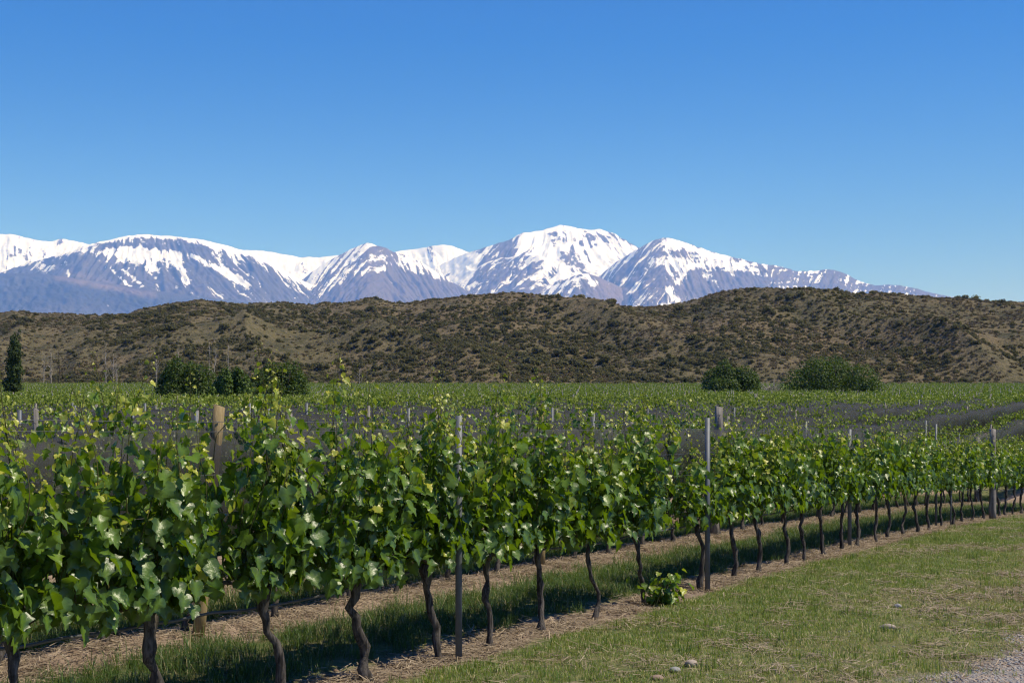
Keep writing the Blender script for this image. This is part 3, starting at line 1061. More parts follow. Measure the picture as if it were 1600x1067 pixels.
for i in range(7):
    tr, ca, L = vine_shape(5000 + i * 31, vigor=[0.86, 0.92, 0.84, 0.95, 0.88, 0.9, 0.92][i], longp=0.36, hi0=1.75, lean=0.1 * math.sin(i), bend=0.05, shoots=12, dens=0.7)
    protos.append((tr.mesh('trunk', M['bark']), ca.mesh('canes', M['cane']), leaves_mesh('foliage', L, LEAF_S, M['leaf'], i)))
second = 0
for i, (y, x, k) in enumerate(allv[:N_IND]):
    lab = 'grapevine of the %s row counted from the lawn, leafy tips above dark hail net' % ROWW[k]
    grp = 'vines of the %s row' % ROWW[k]
    if k == 1 and y >= 23:
        lab, grp = 'grapevine of the second row beyond the tilted grey post top', 'vines of the second row, far part'
    if k == 1 and y < 23:
        second += 1
        lab = '%s second-row grapevine from the left, half hidden behind hail net' % ORD[second - 1]
        build_vine(x, y, lab, grp, 7000 + i * 17, 36, 'top', lean=random.uniform(-0.1, 0.15), bend=0.05, vigor=random.uniform(1.0, 1.18), longp=0.6, hi0=1.7, shoots=13, dens=0.7)
        continue
    root = thing('grapevine', lab, 'grapevine', (x, y, float(ground_z(x, y))), grp, ROW_ANG + random.choice([0, math.pi]))
    root.scale = (1, 1, random.uniform(0.93, 1.08))
    tm, cm, fm = random.choice(protos)
    link(bpy.data.objects.new('trunk', tm), root)
    tag(link(bpy.data.objects.new('canes', cm), root), kind='stuff')
    tag(link(bpy.data.objects.new('foliage', fm), root), kind='stuff')

# far rows
far_protos = []
for i in range(6):
    r = np.random.default_rng(600 + i)
    n = 130
    P = np.stack([r.uniform(-0.58, 0.58, n), r.normal(0, 0.17, n), 0.68 + 0.85 * r.random(n) ** 0.9], 1)
    tops = r.random(n) < 0.13
    P[tops, 2] = r.uniform(1.45, 1.85, tops.sum())
    Nn = np.stack([r.normal(0, 0.5, n), r.normal(0, 0.9, n), r.uniform(0.2, 1.0, n)], 1)
    Tt = np.stack([r.normal(0, 0.5, n), r.normal(0, 0.5, n), -r.uniform(0.2, 1, n)], 1)
    tint = np.clip((P[:, 2] - 0.9) / 0.9 + r.normal(0, 0.15, n), 0, 1)
    L = dict(p=P, n=Nn, t=Tt, s=np.where(tops, 0.11, 0.20) * r.uniform(0.8, 1.2, n), tint=tint)
    mb = MB()
    mb.tube([(0.05, 0, 0), (0, 0.02, 0.35), (0, 0, 0.75)], [0.045, 0.035, 0.04], 5)
    tv, tf, tc = np.concatenate(mb.v), mb.f, mb.c
    me = leaves_mesh('far_vine', L, LEAF_S, M['vine_far'], i)
    bm = bmesh.new(); bm.from_mesh(me)
    tb = mesh_np('t', tv, tf, tc)
    nb = len(bm.faces)
    bm.from_mesh(tb); bm.faces.ensure_lookup_table()
    for f_ in bm.faces[nb:]: f_.material_index = 1
    bm.to_mesh(me); bm.free()
    me.materials.append(M['bark'])
    far_protos.append(me)
for i in range(4):                              # under the nets: low body, a few tips above
    r = np.random.default_rng(650 + i)
    n = 120
    P = np.stack([r.uniform(-0.58, 0.58, n), r.normal(0, 0.13, n), 0.66 + 0.74 * r.random(n)], 1)
    tops = r.random(n) < 0.25
    P[tops, 2] = r.uniform(1.60, 1.92, tops.sum())
    Nn = np.stack([r.normal(0, 0.5, n), r.normal(0, 0.9, n), r.uniform(0.2, 1.0, n)], 1)
    Tt = np.stack([r.normal(0, 0.5, n), r.normal(0, 0.5, n), -r.uniform(0.2, 1, n)], 1)
    L = dict(p=P, n=Nn, t=Tt, s=np.where(tops, 0.085, 0.17) * r.uniform(0.8, 1.2, n), tint=np.clip((P[:, 2] - 0.9) / 0.8 + r.normal(0, 0.12, n), 0, 1))
    far_protos.append(leaves_mesh('netted_vine', L, LEAF_S, M['vine_far'], i))
far = np.array([(x, y) for y, x, k in allv[N_IND:]])
fz = ground_z(far[:, 0], far[:, 1])
nf = len(far)
scatter('vineyard_rows', np.column_stack([far, fz]), ROW_ANG + math.pi * rng.integers(0, 2, nf), np.column_stack([np.full(nf, 1.0), rng.uniform(0.9, 1.2, nf), rng.uniform(0.86, 1.1, nf)]),
        np.where(far[:, 1] < BLOCK_Y, rng.integers(6, 10, nf), rng.integers(0, 6, nf)), far_protos, 'far green vine rows climbing to the foot of the hill')

# ================================================================== POSTS, WIRES, HOSE, NETS
def metal_post(x, y, h, label, w=0.05, rz=0.0, group='metal posts of the front row'):
    root = thing('metal_post', label, 'trellis post', (x, y, float(ground_z(x, y)) - 0.05), group, rz)
    mb = MB()
    a, d, tck = w / 2, w * 0.62, 0.004
    mb.prism([(-a, 0), (a, 0), (a, d), (a - 0.012, d), (a - 0.012, d - tck), (a - tck, d - tck), (a - tck, tck), (-a + tck, tck), (-a + tck, d - tck), (-a + 0.012, d - tck), (-a + 0.012, d), (-a, d)], 0, h + 0.05)
    mb.build('profile', M['steel'], root, False)
    hk = MB()
    hk.tube([(a, 0.3 * d, 0), (a + 0.010, 0.3 * d, 0.004), (a + 0.012, 0.3 * d, 0.020)], [0.003, 0.003, 0.002], 5)
    hm = hk.mesh('wire_hook', M['steel'])
    for z in (0.62, 0.80, 0.98, 1.22, 1.45, 1.62, 1.80):
        if z < h:
            o = link(bpy.data.objects.new('wire_hook', hm), root); o.location = (0, 0, z + 0.05)
    return root


def wood_post(x, y, h, label, r=0.055, mat='wood', lean=(0, 0), group='wooden posts of the rows behind', seed=0):
    root = thing('wooden_post', label, 'trellis post', (x, y, float(ground_z(x, y)) - 0.05), group)
    mb = MB()
    n = 8
    z = np.linspace(0, h + 0.05, n)
    q = np.random.default_rng(seed)
    pts = np.stack([lean[0] * z / h + 0.003 * q.standard_normal(n), lean[1] * z / h, z], 1)
    mb.tube(pts, np.linspace(r * 1.05, r * 0.93, n) * (1 + 0.02 * q.standard_normal(n)), 12, True, 0.02, seed)
    mb.v[-1][-12:, 2] += 0.012 * np.cos(np.arange(12) / 12 * 6.28)
    mb.build('shaft', M[mat], root)
    st = MB()
    st.tube([(lean[0] * 0.95 - r * 0.5, -r * 0.98, h - 0.08), (lean[0] * 0.95, -r * 1.1, h - 0.075), (lean[0] * 0.95 + r * 0.5, -r * 0.98, h - 0.08)], 0.003, 5)
    st.build('staple', M['wire'], root)
    return root


TP = [0.0] + [row_coords((p - 800) / F * z_on_row(p, 0), z_on_row(p, 0))[0] for p in (1106, 1328, 1463, 1550)]
def front_face(px, s=-0.12):
    Z = z_on_row(px, s)
    return (px - 800) / F * Z, Z
x, y = front_face(717, -0.19); metal_post(x, y, 1.90, 'tall galvanised metal post, nearest and largest of the row', 0.050, 0.12)
x, y = front_face(1106, -0.19); metal_post(x, y, 1.91, 'second galvanised metal post, right of the gap in the vines', 0.050, 0.12)
x, y = front_face(1328, 0.04); metal_post(x, y, 1.80, 'third metal post, half hidden among leaves on the right', 0.052, 0.12)
x, y = front_face(1463, 0.08); metal_post(x, y, 1.95, 'thin pale metal post next before the round weathered post', 0.036, 0.12)
x, y = front_face(1551, -0.15); wood_post(x, y, 1.97, 'round weathered wooden post at the far right of the front row', 0.07, 'grey_wood', (0, 0), 'weathered posts', 3)
mb = MB(); mb.tube([(0, 0, -0.05), (0.005, 0, 0.5), (0, 0, 0.95)], 0.012, 6)
zz = 27.3; x, y = row_point(row_coords((1484 - 800) / F * z_on_row(1484, 0), z_on_row(1484, 0))[0], -0.02)
o = mb.build('vine_stake', M['steel']); o.location = (x, y, float(ground_z(x, y)))
tag(o, 'thin pale stake under the vines next to thin metal post', 'stake')

# row behind: wooden posts
def row_post(px, k, h, label, **kw):
    s = ROW_GAP * k
    Z = z_on_row(px, s)
    return wood_post((px - 800) / F * Z, Z, h, label, **kw)
row_post(309, 0.93, 1.86, 'pale peeled wooden post leaning slightly, foot on brown strip', r=0.049, lean=(0.17, 0), seed=11)
row_post(845, 1, 1.95, 'pale wooden post top poking out of net between two metal posts', r=0.05, seed=12)
row_post(1116, 1, 2.02, 'tilted grey wooden post top beside the second metal post', r=0.066, mat='grey_wood', lean=(0.07, 0), group='weathered posts', seed=13)
row_post(1527, 1.1, 1.92, 'dark grey wooden post just left of round weathered post', r=0.08, mat='grey_wood', group='weathered posts', seed=14)
row_post(56, 2, 1.84, 'pale narrow post above the net at far left', r=0.024, mat='grey_wood', group='weathered posts', seed=15)
Z = z_on_row(1447, 2.1)
metal_post((1447 - 800) / F * Z, Z, 2.12, 'slender pale metal post rising behind the vines at right', 0.035, 0.1, 'metal posts behind')

posts_far = []
pm = MB(); pm.tube([(0, 0, 0), (0, 0, 1.0), (0, 0, 1.85)], 0.04, 6); pmesh = pm.mesh('far_post', M['grey_wood'])
pm2 = MB(); pm2.prism([(-.025, -.02), (.025, -.02), (.025, .02), (-.025, .02)], 0, 1.9); pmesh2 = pm2.mesh('far_metal_post', M['steel'], False)
for k in range(2, 150):
    s = ROW_GAP * k
    ts = np.arange(-60, 420, 5.75) + 1.3 + (k * 2.37) % 1.9
    x, y = row_point(ts, s)
    m = (y > 19) & (y < 280) & (np.abs(x) < 0.40 * y + 1)
    for cx, cyy, rr in CLEAR:
        m &= np.hypot(x - cx, y - cyy) > rr
    posts_far += list(zip(x[m], y[m]))
posts_far.sort(key=lambda p: p[1])
for i, (x, y) in enumerate(posts_far[:24]):
    o = link(bpy.data.objects.new('row_post', pmesh2 if i % 3 else pmesh))
    o.location = (x, y, float(ground_z(x, y)))
    tag(o, 'thin grey trellis post deep inside the netted vine rows', 'trellis post', 'posts inside the netted rows')
pf = np.array(posts_far[24:])
scatter('vineyard_posts', np.column_stack([pf, ground_z(pf[:, 0], pf[:, 1])]), rng.uniform(0, 6, len(pf)), np.where(pf[:, 1] > BLOCK_Y, rng.uniform(0.96, 1.06, len(pf)), rng.uniform(0.82, 1.0, len(pf))), rng.integers(0, 3, len(pf)), [pmesh, pmesh2, pmesh],
        'small grey posts dotted through the far vine rows')

# wires and hose of the front row, wires of the second
def row_line(s, z, t1, t2, r, mat, name, label, cat, sag=0.0, sides=5, step=0.6, jit=0.0, dip=0.0):
    ts = np.arange(t1, t2, step)
    x, y = row_point(ts, s)
    q = np.random.default_rng(int(z * 1000))
    base = ground_z(*row_point(np.arange(t1, t2, step), s)) * 0 + swell(x, y)
    zz = base + z - sag * np.sin(np.pi * (((ts - TP[0]) / 5.75) % 1.0)) + jit * q.standard_normal(len(ts)) + dip * (1 - sstep(-2.2, 0.5, ts))
    mb = MB()
    mb.tube(np.stack([x, y, zz], 1), r, sides)
    return tag(mb.build(name, M[mat]), label, cat, None)


T_A, T_B = -6.5, 31.0
row_line(0.05, 0.68, T_A, T_B, 0.0095, 'hose', 'drip_hose', 'grey drip irrigation hose slung low along the front vine row', 'hose', 0.05, 8, 0.3, 0.006, -0.06)
row_line(2.05, 0.50, -6, 40, 0.0095, 'hose', 'drip_hose', 'drip irrigation hose slung low along the second vine row', 'hose', 0.05, 6, 0.4, 0.006)
row_line(0.0, 0.785, T_A, T_B, 0.0016, 'wire', 'trellis_wire', 'lowest trellis wire of the front row, along the cordons', 'wire')
for zz, sd, lb in ((0.99, 0.03, 'trellis wire just above the lowest wire of the front row'), (1.23, -0.05, 'middle trellis wire of the front row among leaves'),
                   (1.46, 0.05, 'trellis wire under the topmost wires of the front row'), (1.73, -0.03, 'upper of the two top wires crossing the tall metal post') , (1.79, 0.02, 'topmost trellis wire of the front row')):
    row_line(sd, zz, T_A, T_B, 0.0016, 'wire', 'trellis_wire', lb, 'wire', 0.015)


def hail_net(k, t1, t2, step, top, bot, label):
    ts = np.arange(t1, t2, step)
    nv = 11 if step < 0.3 else 7
    v = np.linspace(0, 1, nv)
    T_, Vv = np.meshgrid(ts, v)
    sag = 0.09 * np.abs(np.sin(np.pi * T_ / 5.75)) ** 2 + 0.10 * (fbm(T_ / 2.3, k * 3.1, 3, 300 + k) - 0.5) * 2
    zt, zb = top - sag, bot + 0.12 * (fbm(T_ / 1.7, k * 1.3, 3, 340 + k) - 0.5) * 2
    Z = zt + (zb - zt) * Vv
    folds = 0.13 * (fbm(T_ / 1.6 + Vv * 0.9, Vv * 2.2 + k, 3, 400 + k) - 0.5) + 0.05 * (fbm(T_ / 0.35 - Vv * 1.2, Vv * 5, 2, 420 + k) - 0.5)
    roll = 0.09 * np.exp(-(Vv / 0.10) ** 2)
    if k > 1:                                   # draped right over the row
        over = np.array([0.30, 0.20, 0.06, -0.08]); nv2 = len(over)
        T2, O2 = np.meshgrid(ts, over)
    S = ROW_GAP * k - 0.30 - 0.10 * np.sin(Vv * math.pi) + folds * (0.35 + Vv) + roll
    if k > 1:
        Z2 = zt[:1] + 0.07 - 0.45 * np.abs(O2 - 0.05) ** 1.2 + 0.09 * (fbm(T2 / 0.8, O2 * 4 + k, 2, 470 + k) - 0.5)
        S2 = ROW_GAP * k + O2 + 0.10 * (fbm(T2 / 1.3, O2 * 2 + k, 2, 480 + k) - 0.5)
        T_, S, Z = np.concatenate([T2, T_]), np.concatenate([S2, S]), np.concatenate([Z2, Z])
    X, Y = row_point(T_, S)
    Z = Z + swell(*row_point(T_, ROW_GAP * k + 0 * T_))
    me = grid_mesh('hail_net', X, Y, Z, M['net'])
    return tag(link(bpy.data.objects.new('hail_net', me)), label, 'hail net', 'hail nets on the vine rows')


for k in range(1, 19):
    s = ROW_GAP * k
    ts = np.arange(-40, 140, 0.5)
    x, y = row_point(ts, s)
    m = (np.abs(x) < 0.42 * y + 1.0) & (y < BLOCK_Y) & (y > 4)
    if m.sum() < 6: continue
    top = [1.64, 1.72, 1.60, 1.68][k % 4] if k > 1 else 1.77
    hail_net(k, ts[m].min(), ts[m].max(), 0.13 if k < 4 else 0.4, top, 0.82, 'dark grey hail net hung along the %s vine row from the lawn' % ROWW[k])

# ================================================================== BUSHES AND TREES
def leaf_cloud(seed, lobes, n, size, squash=1.0, shell=0.55):
    """small leaves spread through a few overlapping ellipsoids (cx, cy, cz, rx, ry, rz)"""
    r = np.random.default_rng(seed)
    vol = np.array([l[3] * l[4] * l[5] for l in lobes]) ** 0.67
    c = r.choice(len(lobes), n, p=vol / vol.sum())
    lb = np.array(lobes)[c]
    d = r.standard_normal((n, 3)); d /= np.linalg.norm(d, axis=1)[:, None]
    rad = shell + (1 - shell) * r.random(n) ** 0.6
    lump = 0.80 + 0.42 * fbm(d[:, 0] * 2.3 + c * 7.1 + 50, d[:, 1] * 2.3 + d[:, 2] * 3.1 + 50, 3, seed)
    P = lb[:, :3] + d * lb[:, 3:] * (rad * lump)[:, None]
    keep = P[:, 2] > 0.05
    P, d = P[keep], d[keep]
    n = len(P)
    N_ = d + r.normal(0, 0.55, (n, 3)) + np.array([0, 0, 0.25])
    T_ = r.normal(0, 0.6, (n, 3)) + np.array([0, 0, -0.5])
    return dict(p=P, n=N_, t=T_, s=size * r.uniform(0.65, 1.35, n), tint=np.zeros(n))


def limbs(mb, r, h, w, n, r0):
    for i in range(n):
        a = r.uniform(0, 6.28); e = r.uniform(0.4, 1.0)
        p = [(0, 0, -0.1), (0.12 * w * math.cos(a), 0.12 * w * math.sin(a), h * 0.3 * e), (0.35 * w * math.cos(a + .2), 0.35 * w * math.sin(a + .2), h * 0.62 * e), (0.6 * w * math.cos(a), 0.6 * w * math.sin(a), h * 0.85 * e)]
        mb.tube(p, [r0, r0 * 0.75, r0 * 0.5, r0 * 0.2], 6)


def big_bush(px, hw, top, base, depth, kind, label, seed):
    x = (px - 800) / F * depth
    z = float(ground_z(x, depth))
    W = hw / F * depth
    Ht = (HOR - top) / F * depth + EYE - z
    root = thing('bush', label, 'bush', (x, depth, z), 'large bushes at the edge of the vineyard')
    r = np.random.default_rng(seed)
    mb = MB(); limbs(mb, r, Ht, W, 7, 0.11)
    mb.build('trunk', M['dark_bark'], root)
    lob = []
    nl = 9 if W > 5 else 7
    for i in range(nl):
        cx = -0.72 * W + 1.44 * W * (i + r.uniform(0.2, 0.8)) / nl
        hh = Ht * math.sqrt(max(0.15, 1 - (cx / W) ** 2 * 0.75)) * r.uniform(0.86, 1.0)
        rr = W * r.uniform(0.28, 0.40)
        lob.append((cx, r.uniform(-0.35, 0.35) * W, hh * 0.52, rr, rr * 1.1, hh * 0.50))
    for i in range(5):
        lob.append((r.uniform(-0.8, 0.8) * W, r.uniform(-0.6, -0.3) * W, Ht * 0.28, W * 0.28, W * 0.3, Ht * 0.30))
    mat = {'dark': 'bush', 'dark2': 'bush', 'mid': 'bush', 'light': 'bush_light'}[kind]
    L = leaf_cloud(seed + 3, lob, 15000, 0.13 if depth < 140 else 0.17)
    me = leaves_mesh('crown', L, LEAF_S, M[mat], seed)
    tag(link(bpy.data.objects.new('crown', me), root), kind='stuff')


BL = ['dark round bush, leftmost of three on the left', 'lighter green bush squeezed between two dark round bushes', 'dark round bush, rightmost of the three on the left',
      'rounded green bush left of the grey leafless shrub', 'widest dark bush, right of the grey leafless shrub']
for i, (b, lb) in enumerate(zip(BUSHES, BL)):
    big_bush(*b, lb, 900 + i * 11)


def twig_tree(name, label, cat, px, top, depth, seed, mat, spread, nb, group=None, lean=0.0, r0=0.07):
    x = (px - 800) / F * depth
    z = float(swell(x, depth))
    H = (HOR - top) / F * depth + EYE - z
    root = thing(name, label, cat, (x, depth, z), group)
    r = np.random.default_rng(seed)
    mb = MB()
    n = 7
    zz = np.linspace(-0.1, H, n)
    tr = np.stack([lean * zz / H + 0.06 * r.standard_normal(n), 0.06 * r.standard_normal(n), zz], 1)
    mb.tube(tr, np.linspace(r0, 0.015, n), 6)
    mb.build('trunk', M[mat], root)
    br = MB()
    for i in range(nb):
        h = H * r.uniform(0.25, 0.92)
        a = r.uniform(0, 6.28)
        ln = spread * (1.1 - h / H) * r.uniform(0.5, 1.2) + 0.3
        p0 = np.array([lean * h / H, 0, h])
        up = r.uniform(0.9, 2.2)
        p1 = p0 + ln * 0.5 * np.array([math.cos(a), math.sin(a), up * 0.8]); p2 = p0 + ln * np.array([math.cos(a), math.sin(a), up * 1.1])
        br.tube([p0, p1, p2], [r0 * 0.34, r0 * 0.22, 0.008], 4, False)
        for q in range(3):
            f = r.uniform(0.3, 0.95); c = p0 + (p2 - p0) * f
            a2 = a + r.normal(0, 0.9)
            br.tube([c, c + 0.45 * ln * np.array([math.cos(a2) * .6, math.sin(a2) * .6, 0.9])], [r0 * 0.16, 0.006], 3, False)
    tag(br.build('branches', M[mat], root), kind='stuff')
    return root


SAP = [(68, 548, 'first'), (80, 546, 'second'), (92, 541, 'third'), (166, 535, 'fourth'), (176, 552, 'fifth'), (183, 558, 'sixth'), (245, 560, 'seventh'), (279, 537, 'eighth'), (327, 534, 'ninth'), (335, 540, 'tenth'), (357, 534, 'eleventh')]
for i, (px, top, w) in enumerate(SAP):
    dk = i == 2
    where = {0: 'leftmost of three bare saplings by the dark cypress', 1: 'middle of three bare saplings by the dark cypress', 2: 'dark leafless sapling, rightmost of three near the cypress',
             3: 'tallest pale bare tree halfway between cypress and bushes', 4: 'pale bare sapling right beside the tallest bare tree', 5: 'short bare sapling, rightmost of the pair by the tallest bare tree',
             6: 'bare sapling at the left edge of the leftmost bush', 7: 'bare tree rising behind the leftmost dark bush', 8: 'left one of twin bare trees behind the lighter bush',
             9: 'right one of twin bare trees behind the lighter bush', 10: 'bare tree behind the lighter bush, nearest the rightmost bush'}[i]
    twig_tree('bare_tree', where, 'bare tree', px, top, 286 + 2 * (i % 3), 1200 + i, 'dark_bark' if dk else 'pale_bark', 0.8, 14, 'leafless trees at the foot of the hill', random.uniform(-0.3, 0.3), 0.12)
for i, (px, top, lb) in enumerate([(562, 575, 'small pale leafless tree at the hill foot, right of the bushes')]):
    twig_tree('bare_tree', lb, 'bare tree', px, top, 287, 1300 + i, 'pale_bark', 0.7, 10, 'leafless trees at the foot of the hill', 0, 0.07)

# the grey leafless shrub
def grey_shrub():
    px, depth = 1207, 162.0
    x = (px - 800) / F * depth
    z = float(ground_z(x, depth))
    root = thing('leafless_shrub', 'grey leafless shrub between the two green bushes', 'shrub', (x, depth, z))
    r = np.random.default_rng(77)
    st, tw = MB(), MB()
    for i in range(26):
        a, sp = r.uniform(0, 6.28), r.uniform(0.2, 1.4)
        h = r.uniform(1.5, 3.0) * (1 - 0.12 * sp)
        p = np.array([(0, 0, -0.1), (0.4 * sp * math.cos(a), 0.4 * sp * math.sin(a), h * 0.45), (sp * math.cos(a), sp * math.sin(a), h)])
        st.tube(p, [0.06, 0.04, 0.015], 5)
        for q in range(12):
            f = r.uniform(0.3, 1); c = p[0] + (p[2] - p[0]) * f
            d = r.normal(0, 0.5, 3) + np.array([math.cos(a) * .3, math.sin(a) * .3, 0.4])
            tw.tube([c, c + d * 0.8], [0.034, 0.012], 3, False)
    st.build('stems', M['pale_bark'], root)
    tag(tw.build('twigs', M['pale_bark'], root), kind='stuff')
grey_shrub()


def cypress():
    px, depth = 22, 132.0
    x = (px - 800) / F * depth
    z = float(ground_z(x, depth))
    H = (HOR - 512) / F * depth + EYE - z
    root = thing('cypress_tree', 'dark narrow cypress tree standing alone at the left edge', 'tree', (x, depth, z))
    mb = MB(); mb.tube([(0, 0, -0.2), (0, 0, H * 0.5), (0.2, 0, H * 0.95)], [0.22, 0.13, 0.03], 7); mb.build('trunk', M['dark_bark'], root)
    r = np.random.default_rng(88)
    lob = []
    for i in range(22):
        f = i / 21
        w = 0.86 * (math.sin(math.pi * min(1, 0.22 + 0.78 * f)) ** 0.7) * r.uniform(0.65, 1.0) + 0.1
        lob.append((r.uniform(-0.35, 0.35) * (1 - f * 0.5) - 0.2 + 0.4 * f, r.uniform(-0.4, 0.4), 0.6 + f * (H - 1.1), w, w, 0.5))
    L = leaf_cloud(89, lob, 5200, 0.14)
    tag(link(bpy.data.objects.new('crown', leaves_mesh('crown', L, LEAF_S, M['conifer'], 5)), root), kind='stuff')
cypress()

# green suckers at the foot of the leaning vine
def suckers():
    Z = 14.35
    x = (1032 - 800) / F * Z
    root = thing('vine_sucker', 'clump of bright green sucker shoots at the leaning vine foot', 'plant', (x, Z, float(ground_z(x, Z))), None, ROW_ANG)
    r = np.random.default_rng(66)
    st = MB()
    P, N_, T_, S, G = [], [], [], [], []
    for i in range(16):
        a, sp, h = r.uniform(0, 6.28), r.uniform(0.05, 0.30), r.uniform(0.14, 0.42)
        x0 = r.uniform(-0.16, 0.16)
        p = np.array([(x0, 0, 0), (x0 + 0.5 * sp * math.cos(a), 0.5 * sp * math.sin(a), h * 0.55), (x0 + sp * math.cos(a), sp * math.sin(a), h)])
        st.tube(p, [0.006, 0.005, 0.002], 4, False)
        for q in range(6):
            f = (q + 0.7) / 6
            c = p[0] * (1 - f) ** 2 + 2 * f * (1 - f) * p[1] + f * f * p[2]
            d = np.array([math.cos(a + r.normal(0, 1.2)), math.sin(a + r.normal(0, 1.2)), 0])
            P.append(c + d * 0.05); N_.append(d * 0.5 + np.array([0, 0, 0.8]) + r.normal(0, 0.3, 3)); T_.append(d + np.array([0, 0, -0.1]))
            S.append(r.uniform(0.06, 0.125) * (1.1 - 0.35 * f)); G.append(0.05 + 0.55 * f * r.uniform(0.5, 1.1))
    tag(st.build('canes', M['cane'], root), kind='stuff')
    add_leaf_objects(dict(p=np.array(P), n=np.array(N_), t=np.array(T_), s=np.array(S), tint=np.clip(np.array(G), 0, 1)), root)
suckers()

# ================================================================== SCRUB ON THE HILL
def clump_mesh(name, seed, n, size, mat, flat=0.62, blade=False):
    r = np.random.default_rng(seed)
    lob = [(0, 0, 0.28, 0.5, 0.5, 0.34)] + [(r.uniform(-.35, .35), r.uniform(-.35, .35), r.uniform(.15, .4), r.uniform(.2, .36), r.uniform(.2, .36), r.uniform(.18, .3)) for _ in range(4)]
    L = leaf_cloud(seed, lob, n, size, 1.0, 0.45)
    L['p'][:, 2] *= flat / 0.62
    return leaves_mesh(name, L, [LEAF_S[0], LEAF_S[2]], M[mat], seed)


scrub = [clump_mesh('scrub_clump', 3000 + i, 210, 0.16, 'scrub') for i in range(6)]
tuss = [clump_mesh('tussock_clump', 3100 + i, 60, 0.22, 'tussock', 0.5) for i in range(3)]


def hill_points(n, seed, dens_scale, lo, hi, base, tmax=1.12):
    r = np.random.default_rng(seed)
    px = r.uniform(-60, 1660, n)
    t = r.uniform(0.0, tmax, n)
    X, Y, Z = hill_height(px, t)
    wx = X + 26 * (fbm(X / 90, Y / 90, 2, 51) - 0.5)
    spur = ridged(wx / 62.0 + 0.35 * (Y / 62.0), Y / 240.0, 3, 44)
    dn = fbm(X / dens_scale, Y / dens_scale, 3, seed + 1) + 0.40 * (0.62 - spur) + 0.09 * (fbm(px / 260.0, t * 2.0, 2, 99) - 0.5)
    keep = r.random(n) < base + (1 - base) * sstep(lo, hi, dn + 0.10 * (t < 0.22) + 0.04 * (px < 900))
    return X[keep], Y[keep], Z[keep], r, px[keep], t[keep]


X, Y, Z, r, px, t = hill_points(26000, 71, 24.0, 0.43, 0.62, 0.13)
sc = (0.40 + 0.95 * r.random(len(X)) ** 2.0) * (1 + 0.9 * (r.random(len(X)) < 0.07)) * np.where(np.abs(t - 1) < 0.16, 0.62, 1.0) * np.where(px > 1150, 0.85, 1.0)
scatter('hill_scrub', np.column_stack([X, Y, Z - 0.1]), r.uniform(0, 6.28, len(X)), np.column_stack([sc * r.uniform(1.0, 1.45, len(X)), sc * 1.15, sc * r.uniform(0.9, 1.4, len(X))]), r.integers(0, 6, len(X)), scrub,
        'dark low scrub bushes scattered over the brown hill')
X, Y, Z, r, px, t = hill_points(26000, 72, 40.0, 0.40, 0.60, 0.3)
sc = r.uniform(0.45, 1.0, len(X))
scatter('hill_tussocks', np.column_stack([X, Y, Z - 0.05]), r.uniform(0, 6.28, len(X)), sc, r.integers(0, 3, len(X)), tuss, 'straw coloured dry grass tussocks covering the hill')

# ================================================================== GRASS, STRAW, GRAVEL, STONES
def tuft_mesh(seed, n, h, spread, w, dry, flop=0.5):
    r = np.random.default_rng(seed)
    V, Fq, T_ = [], [], []
    for i in range(n):
        a, d = r.uniform(0, 6.28), spread * math.sqrt(r.random())
        b = np.array([d * math.cos(a), d * math.sin(a), 0])
        a2 = r.uniform(0, 6.28)
        o = np.array([math.cos(a2), math.sin(a2), 0]); q = np.array([-o[1], o[0], 0])
        hh, fl = h * r.uniform(0.45, 1.2), flop * r.uniform(0.2, 1.2)
        m = b + o * hh * fl * 0.35 + np.array([0, 0, hh * 0.6])
        tp = b + o * hh * fl + np.array([0, 0, hh * (1 - 0.35 * fl)])
        k = len(V)
        V += [b - q * w, b + q * w, m - q * w * 0.8, m + q * w * 0.8, tp]
        Fq += [(k, k + 1, k + 3, k + 2), (k + 2, k + 3, k + 4)]
        T_ += [1.0 if r.random() < dry else r.uniform(0.0, 0.45)] * 5
    fl = [i for f in Fq for i in f]
    return mesh_np('tuft', V, fl, [len(f) for f in Fq], [M['grass'] if h < 0.1 else M['grass_long']], True, {'tint': T_})


def straw_mesh(seed, n, spread, ln):
    r = np.random.default_rng(seed)
    V, Fq = [], []
    for i in range(n):
        c = np.append(r.normal(0, spread, 2), r.uniform(0.004, 0.03))
        a = r.uniform(0, 6.28); L = ln * r.uniform(0.4, 1.3)
        o = np.array([math.cos(a), math.sin(a), r.normal(0, 0.18)]) * L; q = np.array([-math.sin(a), math.cos(a), 0.3]) * 0.0022
        k = len(V)
        V += [c - o - q, c - o + q, c + o + q, c + o - q]
        Fq.append((k, k + 1, k + 2, k + 3))
    return mesh_np('straw', V, [i for f in Fq for i in f], [4] * len(Fq), [M['straw']], False)


def field(n, smin, smax, ymin, ymax, seed):
    r = np.random.default_rng(seed)
    y = np.sqrt(r.uniform(ymin ** 2, ymax ** 2, n))
    x = r.uniform(-0.38, 0.38, n) * y
    t, s = row_coords(x, y)
    m = (s > smin) & (s < smax)
    return x[m], y[m], s[m], r


